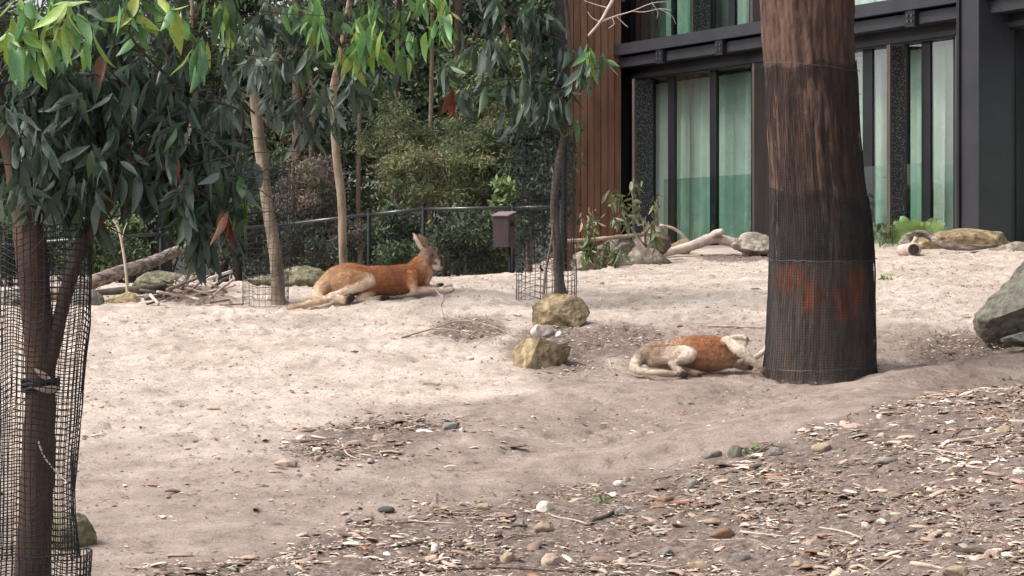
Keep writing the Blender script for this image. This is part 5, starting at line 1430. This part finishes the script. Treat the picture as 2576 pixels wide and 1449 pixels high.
def kangaroo(label, tubes, tf, base, voxel, grad=None, paint=()):
    V, F, smp = lofts(tubes, tf)
    me = bpy.data.meshes.new('tmp'); me.from_pydata([tuple(v) for v in V], [], F); me.update()
    bm = bmesh.new(); bm.from_mesh(me); bmesh.ops.recalc_face_normals(bm, faces=bm.faces); bm.to_mesh(me); bm.free()
    ob = bpy.data.objects.new('tmp', me); COL.objects.link(ob)
    md = ob.modifiers.new('r', 'REMESH'); md.mode = 'VOXEL'; md.voxel_size = voxel
    ms = ob.modifiers.new('s', 'SMOOTH'); ms.factor = .5; ms.iterations = 7
    dg = bpy.context.evaluated_depsgraph_get(); dg.update()
    m2 = bpy.data.meshes.new_from_object(ob.evaluated_get(dg))
    n = len(m2.vertices); co = np.zeros(n * 3, np.float32); m2.vertices.foreach_get('co', co); co = co.reshape(-1, 3).astype(float)
    bpy.data.objects.remove(ob)
    SP = np.array([s[0][:] for s in smp]); SR = np.array([s[1] for s in smp]); SCl = np.array([s[2] for s in smp])
    col = np.zeros((n, 3))
    for i in range(0, n, 4000):
        d = np.linalg.norm(co[i:i + 4000, None] - SP[None], axis=2) / SR[None]
        w = 1 / np.maximum(d, .3) ** 6
        col[i:i + 4000] = (w @ SCl) / w.sum(1)[:, None]
    if grad is not None: col = grad(co, col)
    for (c_, r_, k_, a_) in paint:
        w = sm(1.0, .55, np.linalg.norm(co - np.array(c_), axis=1) / r_ + .10 * vnoise(co * 40, 3))[:, None] * a_
        col = col * (1 - w) + np.array(k_) * w
    nz = fbm(co * 22, 3, 5)
    st = fbm(co * np.array([18, 30, 60]), 3, 15)
    col = np.clip(col * (1 + .10 * nz[:, None] + .12 * st[:, None]), 0, 1)
    no = np.zeros(n * 3, np.float32); m2.vertices.foreach_get('normal', no); no = no.reshape(-1, 3)
    co2 = co + no * (.003 * fbm(co * 55, 2, 9) + .006 * vnoise(co * 13, 19))[:, None]
    T = thing('kangaroo', label, 'kangaroo', base)
    me3 = m2
    me3.vertices.foreach_set('co', (co2 - np.array(base)).astype(np.float32).ravel())
    a = me3.color_attributes.new('Col', 'FLOAT_COLOR', 'POINT'); c4 = np.ones((n, 4), np.float32); c4[:, :3] = col; a.data.foreach_set('color', c4.ravel())
    me3.materials.clear(); me3.materials.append(M_KFUR)
    me3.polygons.foreach_set('use_smooth', np.ones(len(me3.polygons), bool)); me3.update()
    o = bpy.data.objects.new('body', me3); COL.objects.link(o); o.parent = T
    # short coat: many fine blades combed towards the tail
    nh = 42000; ix = rng.integers(0, n, nh); p = co2[ix] + rng.normal(size=(nh, 3)) * voxel * .5; nn = no[ix].astype(float)
    cb = np.array((-.85, 0, -.45)) + rng.normal(size=(nh, 3)) * .35
    tg = cb - (cb * nn).sum(1)[:, None] * nn; tg /= np.linalg.norm(tg, axis=1)[:, None] + 1e-9
    sd_ = np.cross(tg, nn); L_ = rng.uniform(.010, .020, nh)[:, None]; wv = rng.uniform(.0014, .0028, nh)[:, None]
    V_ = np.stack([p - sd_ * wv - nn * .002, p + sd_ * wv - nn * .002, p + (tg * .9 + nn * .34) * L_], 1).reshape(-1, 3)
    hc = np.clip(col[ix] * (rng.uniform(.72, 1.22, (nh, 1))), 0, 1)
    part('fur', V_, np.arange(nh * 3).reshape(-1, 3), M_KFUR, T, False, np.repeat(hc, 3, 0), 'stuff')
    return T

RU = (.40, .162, .072); RD = (.26, .10, .05); RL = (.43, .235, .13); CR = (.70, .52, .37); CW_ = (.84, .70, .56); DK = (.05, .035, .032); GB_ = (.30, .20, .15); WH = (.74, .64, .55); TN = (.50, .32, .19)
DKB = (.13, .085, .07)
class TF1:
    scale = 1441.0
    def __call__(s, a, b, d):
        D = K1O[1]; dx = (a - 1200) / s.scale
        vx = 702.8 + a * .1984; vy = 562.2 + b * .1984
        p = pt(vx, vy, D); return Vector((p.x, D + d + .35 * dx, p.z))
t1 = TF1()
K1 = [
 [(540, 815, .0, 95, .9, TN), (660, 745, .0, 140, .85, TN), (780, 700, .0, 178, .8, RL), (900, 705, .0, 206, .8, RU), (1060, 722, 0, 192, .82, RU), (1150, 730, 0, 186, .82, RU), (1300, 728, 0, 190, .85, RU), (1480, 722, 0, 192, .85, RD), (1600, 700, 0, 185, .85, RU), (1720, 650, 0, 160, .8, RU), (1790, 600, 0, 125, .8, RU)],
 [(1700, 610, 0, 125, .75, RU), (1775, 510, 0, 98, .75, RU), (1830, 440, 0, 84, .75, TN), (1865, 390, 0, 80, .75, GB_)],
 [(1800, 560, 0, 120, .8, RL), (1855, 640, 0, 95, .8, CR), (1855, 740, 0, 52, .8, CR)],
 [(1862, 345, 0, 76, .72, GB_), (1905, 395, 0, 84, .70, GB_), (1950, 450, 0, 70, .68, GB_), (1995, 505, 0, 54, .70, WH), (2030, 535, 0, 40, .75, WH), (2045, 540, 0, 30, .8, WH)],
 [(2030, 504, 0, 30, 1.0, DK), (2056, 516, 0, 27, 1.0, DK)],
 [(1962, 470, -.022, 34, .8, DKB), (1985, 505, -.024, 24, .8, DKB)],
 [(1950, 540, 0, 44, .7, CW_), (2010, 568, 0, 28, .8, WH)],
 # ears
 [(1812, 330, .035, 22, .6, CR), (1778, 270, .045, 30, .45, CW_), (1735, 195, .05, 26, .4, CW_), (1696, 125, .05, 8, .5, CW_)],
 [(1862, 290, -.03, 28, .55, GB_), (1838, 235, -.045, 44, .35, GB_), (1800, 180, -.05, 38, .35, GB_), (1762, 132, -.05, 9, .5, GB_)],
 # near arm, far arm
 [(1680, 640, -.09, 85, .6, RU), (1690, 740, -.12, 68, .7, RL), (1700, 825, -.13, 54, .8, CR), (1730, 855, -.13, 46, .85, CR), (1900, 840, -.12, 40, .85, CW_), (2080, 845, -.11, 28, .9, CW_), (2150, 838, -.11, 30, .9, CW_), (2200, 840, -.11, 20, .8, CR)],
 [(1800, 740, .06, 50, .8, CR), (1840, 790, .08, 40, .9, CR), (1950, 795, .09, 30, .9, CW_), (2030, 780, .10, 30, .9, DK), (2060, 775, .10, 24, .9, DK)],
 [(2090, 800, .06, 22, .9, CW_), (2150, 782, .07, 26, .9, CW_), (2180, 790, .07, 16, .9, CW_)],
 # near thigh, shin, foot
 [(760, 770, -.07, 130, .6, TN), (900, 720, -.10, 128, .6, RL), (1050, 715, -.11, 108, .6, TN), (1150, 720, -.12, 90, .6, CR)],
 [(1165, 725, -.13, 84, .7, CW_), (1060, 775, -.14, 80, .7, CR), (940, 825, -.15, 62, .75, CW_), (800, 880, -.16, 46, .8, CW_), (690, 905, -.16, 38, .9, CW_)],
 [(680, 905, -.17, 38, .9, CW_), (760, 940, -.18, 46, .8, CW_), (860, 975, -.19, 46, .8, CR), (905, 968, -.19, 50, .8, DK), (950, 930, -.19, 40, .8, DK)],
 # far shin and foot
 [(1190, 890, -.07, 45, .9, CR), (1100, 905, -.10, 55, .9, CW_), (1010, 955, -.12, 36, .9, CW_)],
 [(1010, 962, -.13, 34, .9, CW_), (1130, 965, -.14, 36, .9, CW_), (1240, 955, -.15, 34, .9, CR), (1300, 950, -.15, 40, .8, DK), (1390, 942, -.15, 26, .8, DK)],
 # rump lobe and tail
 [(570, 800, -.02, 95, .9, TN), (520, 870, -.05, 78, .9, CR), (530, 930, -.10, 56, .9, CR), (600, 962, -.14, 44, .9, CW_), (645, 966, -.17, 38, .9, CR)],
 [(640, 966, -.17, 36, .9, CR), (560, 978, -.20, 44, .85, CR), (440, 1005, -.22, 42, .85, CR), (310, 1038, -.23, 30, .85, TN), (170, 1080, -.23, 10, .9, TN)],
]
b1 = t1(1200, 962, 0)
def grad1(co, col):
    # paler lower flank and haunch, as the coat is
    return col
T = kangaroo('alert red kangaroo lying on its belly with head raised', K1, t1, tuple(b1), .0075, grad1, [(t1(1430, 800, -.13), .16, (.22, .085, .045), .5), (t1(2052, 514, -.01), .030, (.075, .06, .058), 1), (t1(1985, 470, -.035), .022, (.70, .62, .55), .9), (t1(2005, 545, -.03), .026, (.66, .58, .5), .8), (t1(1972, 505, -.04), .018, (.10, .07, .06), .85), (t1(2030, 562, -.02), .010, (.10, .07, .06), .8),  # first mark puts under-belly shade into the coat colour
    (t1(1925, 400, -.05), .022, (.17, .11, .085), .7), (t1(1840, 480, -.06), .03, (.50, .38, .29), .6), (t1(935, 950, -.2), .058, DK, 1), (t1(900, 990, -.22), .035, DK, .9), (t1(1350, 946, -.15), .065, DK, 1), (t1(2045, 776, .1), .035, DK, 1), (t1(2195, 842, -.11), .02, (.25, .18, .14), .7),
    (t1(1840, 560, -.07), .06, (.50, .33, .2), .5), (t1(820, 640, -.12), .09, (.50, .31, .17), .6), (t1(1835, 230, -.065), .03, (.34, .27, .23), .7)])
def ball(name, c, r, m, par, sc=(1, 1, 1)):
    V, F = ICO[2]; part(name, V * r * np.array(sc) + np.array(c), F, m, par, True)
ball('eye', t1(1932, 402, -.040), .011, M_EYE, T)
ball('eye', t1(1932, 402, .040), .011, M_EYE, T)

class TF2:
    scale = 1912.0
    def __call__(s, a, b, d):
        vx = 1533.4 + a * .1736; vy = 798.6 + b * .1736
        p = pt(vx, vy, K2O[1]); return Vector((p.x, K2O[1] + d, p.z))
t2 = TF2()
GY = (.36, .255, .185); PW = (.76, .66, .56); RO = (.36, .155, .08); SG = (.17, .13, .11)  # SG: shadow over head and neck put into the fur colour; also grey feet
K2 = [
 [(470, 570, .02, 105, .9, GY), (600, 530, .02, 160, .85, GY), (780, 510, .02, 180, .85, GY), (980, 505, .03, 195, .85, TN), (1180, 510, .04, 240, .8, RO), (1380, 525, .04, 268, .78, RO), (1550, 540, .04, 255, .78, RO), (1690, 570, .04, 200, .8, TN), (1790, 610, .04, 140, .8, SG)],
 [(1780, 600, .04, 120, .8, SG), (1860, 660, .02, 90, .8, SG), (1960, 690, .0, 70, .8, SG), (2050, 715, -.02, 45, .8, SG)],
 [(1880, 640, -.04, 36, .5, PW), (1930, 610, -.06, 26, .4, PW), (1965, 590, -.06, 8, .4, PW)],
 # near thigh, shin, foot
 [(700, 560, -.05, 140, .6, GY), (860, 540, -.09, 130, .6, PW), (1010, 510, -.12, 112, .6, PW), (1120, 500, -.13, 95, .65, PW)],
 [(1160, 505, -.14, 92, .7, PW), (1110, 570, -.15, 88, .7, PW), (1020, 625, -.16, 64, .8, GY), (900, 645, -.17, 38, .9, PW)],
 [(870, 645, -.18, 34, .9, PW), (940, 715, -.19, 46, .8, PW), (1010, 775, -.20, 52, .8, PW), (1050, 812, -.20, 56, .8, SG), (1070, 825, -.21, 46, .8, DK)],
 [(1060, 740, -.10, 50, .9, SG), (1180, 785, -.14, 46, .9, SG), (1280, 800, -.16, 34, .9, GY), (1310, 805, -.17, 24, .9, DK)],
 # lower haunch
 [(620, 610, .0, 110, .8, PW), (760, 660, -.02, 80, .8, GY), (900, 700, -.03, 60, .8, GY)],
 # tail
 [(450, 570, .0, 95, .9, GY), (390, 650, -.02, 82, .9, PW), (370, 715, -.06, 66, .9, PW), (420, 762, -.12, 48, .9, PW), (560, 775, -.18, 40, .9, PW), (760, 780, -.22, 38, .9, PW), (960, 800, -.23, 26, .9, TN)],
 # near arm across the head
 [(1640, 330, -.08, 50, .8, CR), (1700, 320, -.11, 54, .8, PW), (1790, 400, -.14, 76, .7, PW), (1900, 490, -.16, 70, .7, PW), (2020, 595, -.17, 52, .8, PW), (2130, 700, -.17, 38, .9, PW), (2195, 748, -.17, 36, .8, GY), (2240, 765, -.17, 20, .8, DK)],
 # other arm folded above, and its hand past the trunk
 [(1740, 310, .06, 44, .8, PW), (1850, 285, .06, 40, .8, PW), (1960, 290, .05, 34, .8, PW), (1995, 330, .04, 28, .8, SG), (1955, 405, .02, 24, .8, PW)],
 [(2020, 620, .0, 34, .9, PW), (2120, 580, .0, 34, .9, PW), (2220, 500, .0, 30, .9, PW), (2290, 410, .0, 26, .9, PW), (2330, 350, .0, 24, .9, DK)],
]
b2 = t2(1250, 812, 0)
def grad2(co, col):
    # belly fur is greyer and paler than the rusty back
    lo = np.array(b2); t = sm(lo[2] + .20, lo[2] + .02, co[:, 2])[:, None] * .45
    return col * (1 - t) + np.array((.36, .25, .18)) * t
T = kangaroo('sleeping kangaroo curled on its side against the massive trunk', K2, t2, tuple(b2), .0065, grad2, [(t2(1060, 820, -.22), .04, DK, .9), (t2(1300, 806, -.17), .03, DK, .9), (t2(700, 430, -.1), .09, (.26, .15, .095), .6), (t2(900, 400, -.1), .08, (.30, .17, .10), .5), (t2(545, 500, -.08), .04, (.16, .10, .075), .7),  # some dark marks add crease and underside shade to the coat colour
    (t2(1130, 430, -.18), .055, (.72, .63, .54), .8), (t2(1020, 480, -.18), .05, (.70, .60, .51), .6), (t2(1350, 690, -.16), .08, (.30, .17, .11), .5), (t2(1550, 720, -.15), .09, (.42, .30, .21), .6), (t2(1430, 330, -.15), .10, (.40, .15, .07), .5), (t2(1620, 480, -.17), .05, (.42, .23, .14), .5),
    (t2(2040, 715, -.04), .03, (.06, .05, .045), .9), (t2(1920, 680, -.06), .035, (.13, .10, .085), .7), (t2(470, 640, -.09), .03, (.14, .10, .08), .6)])
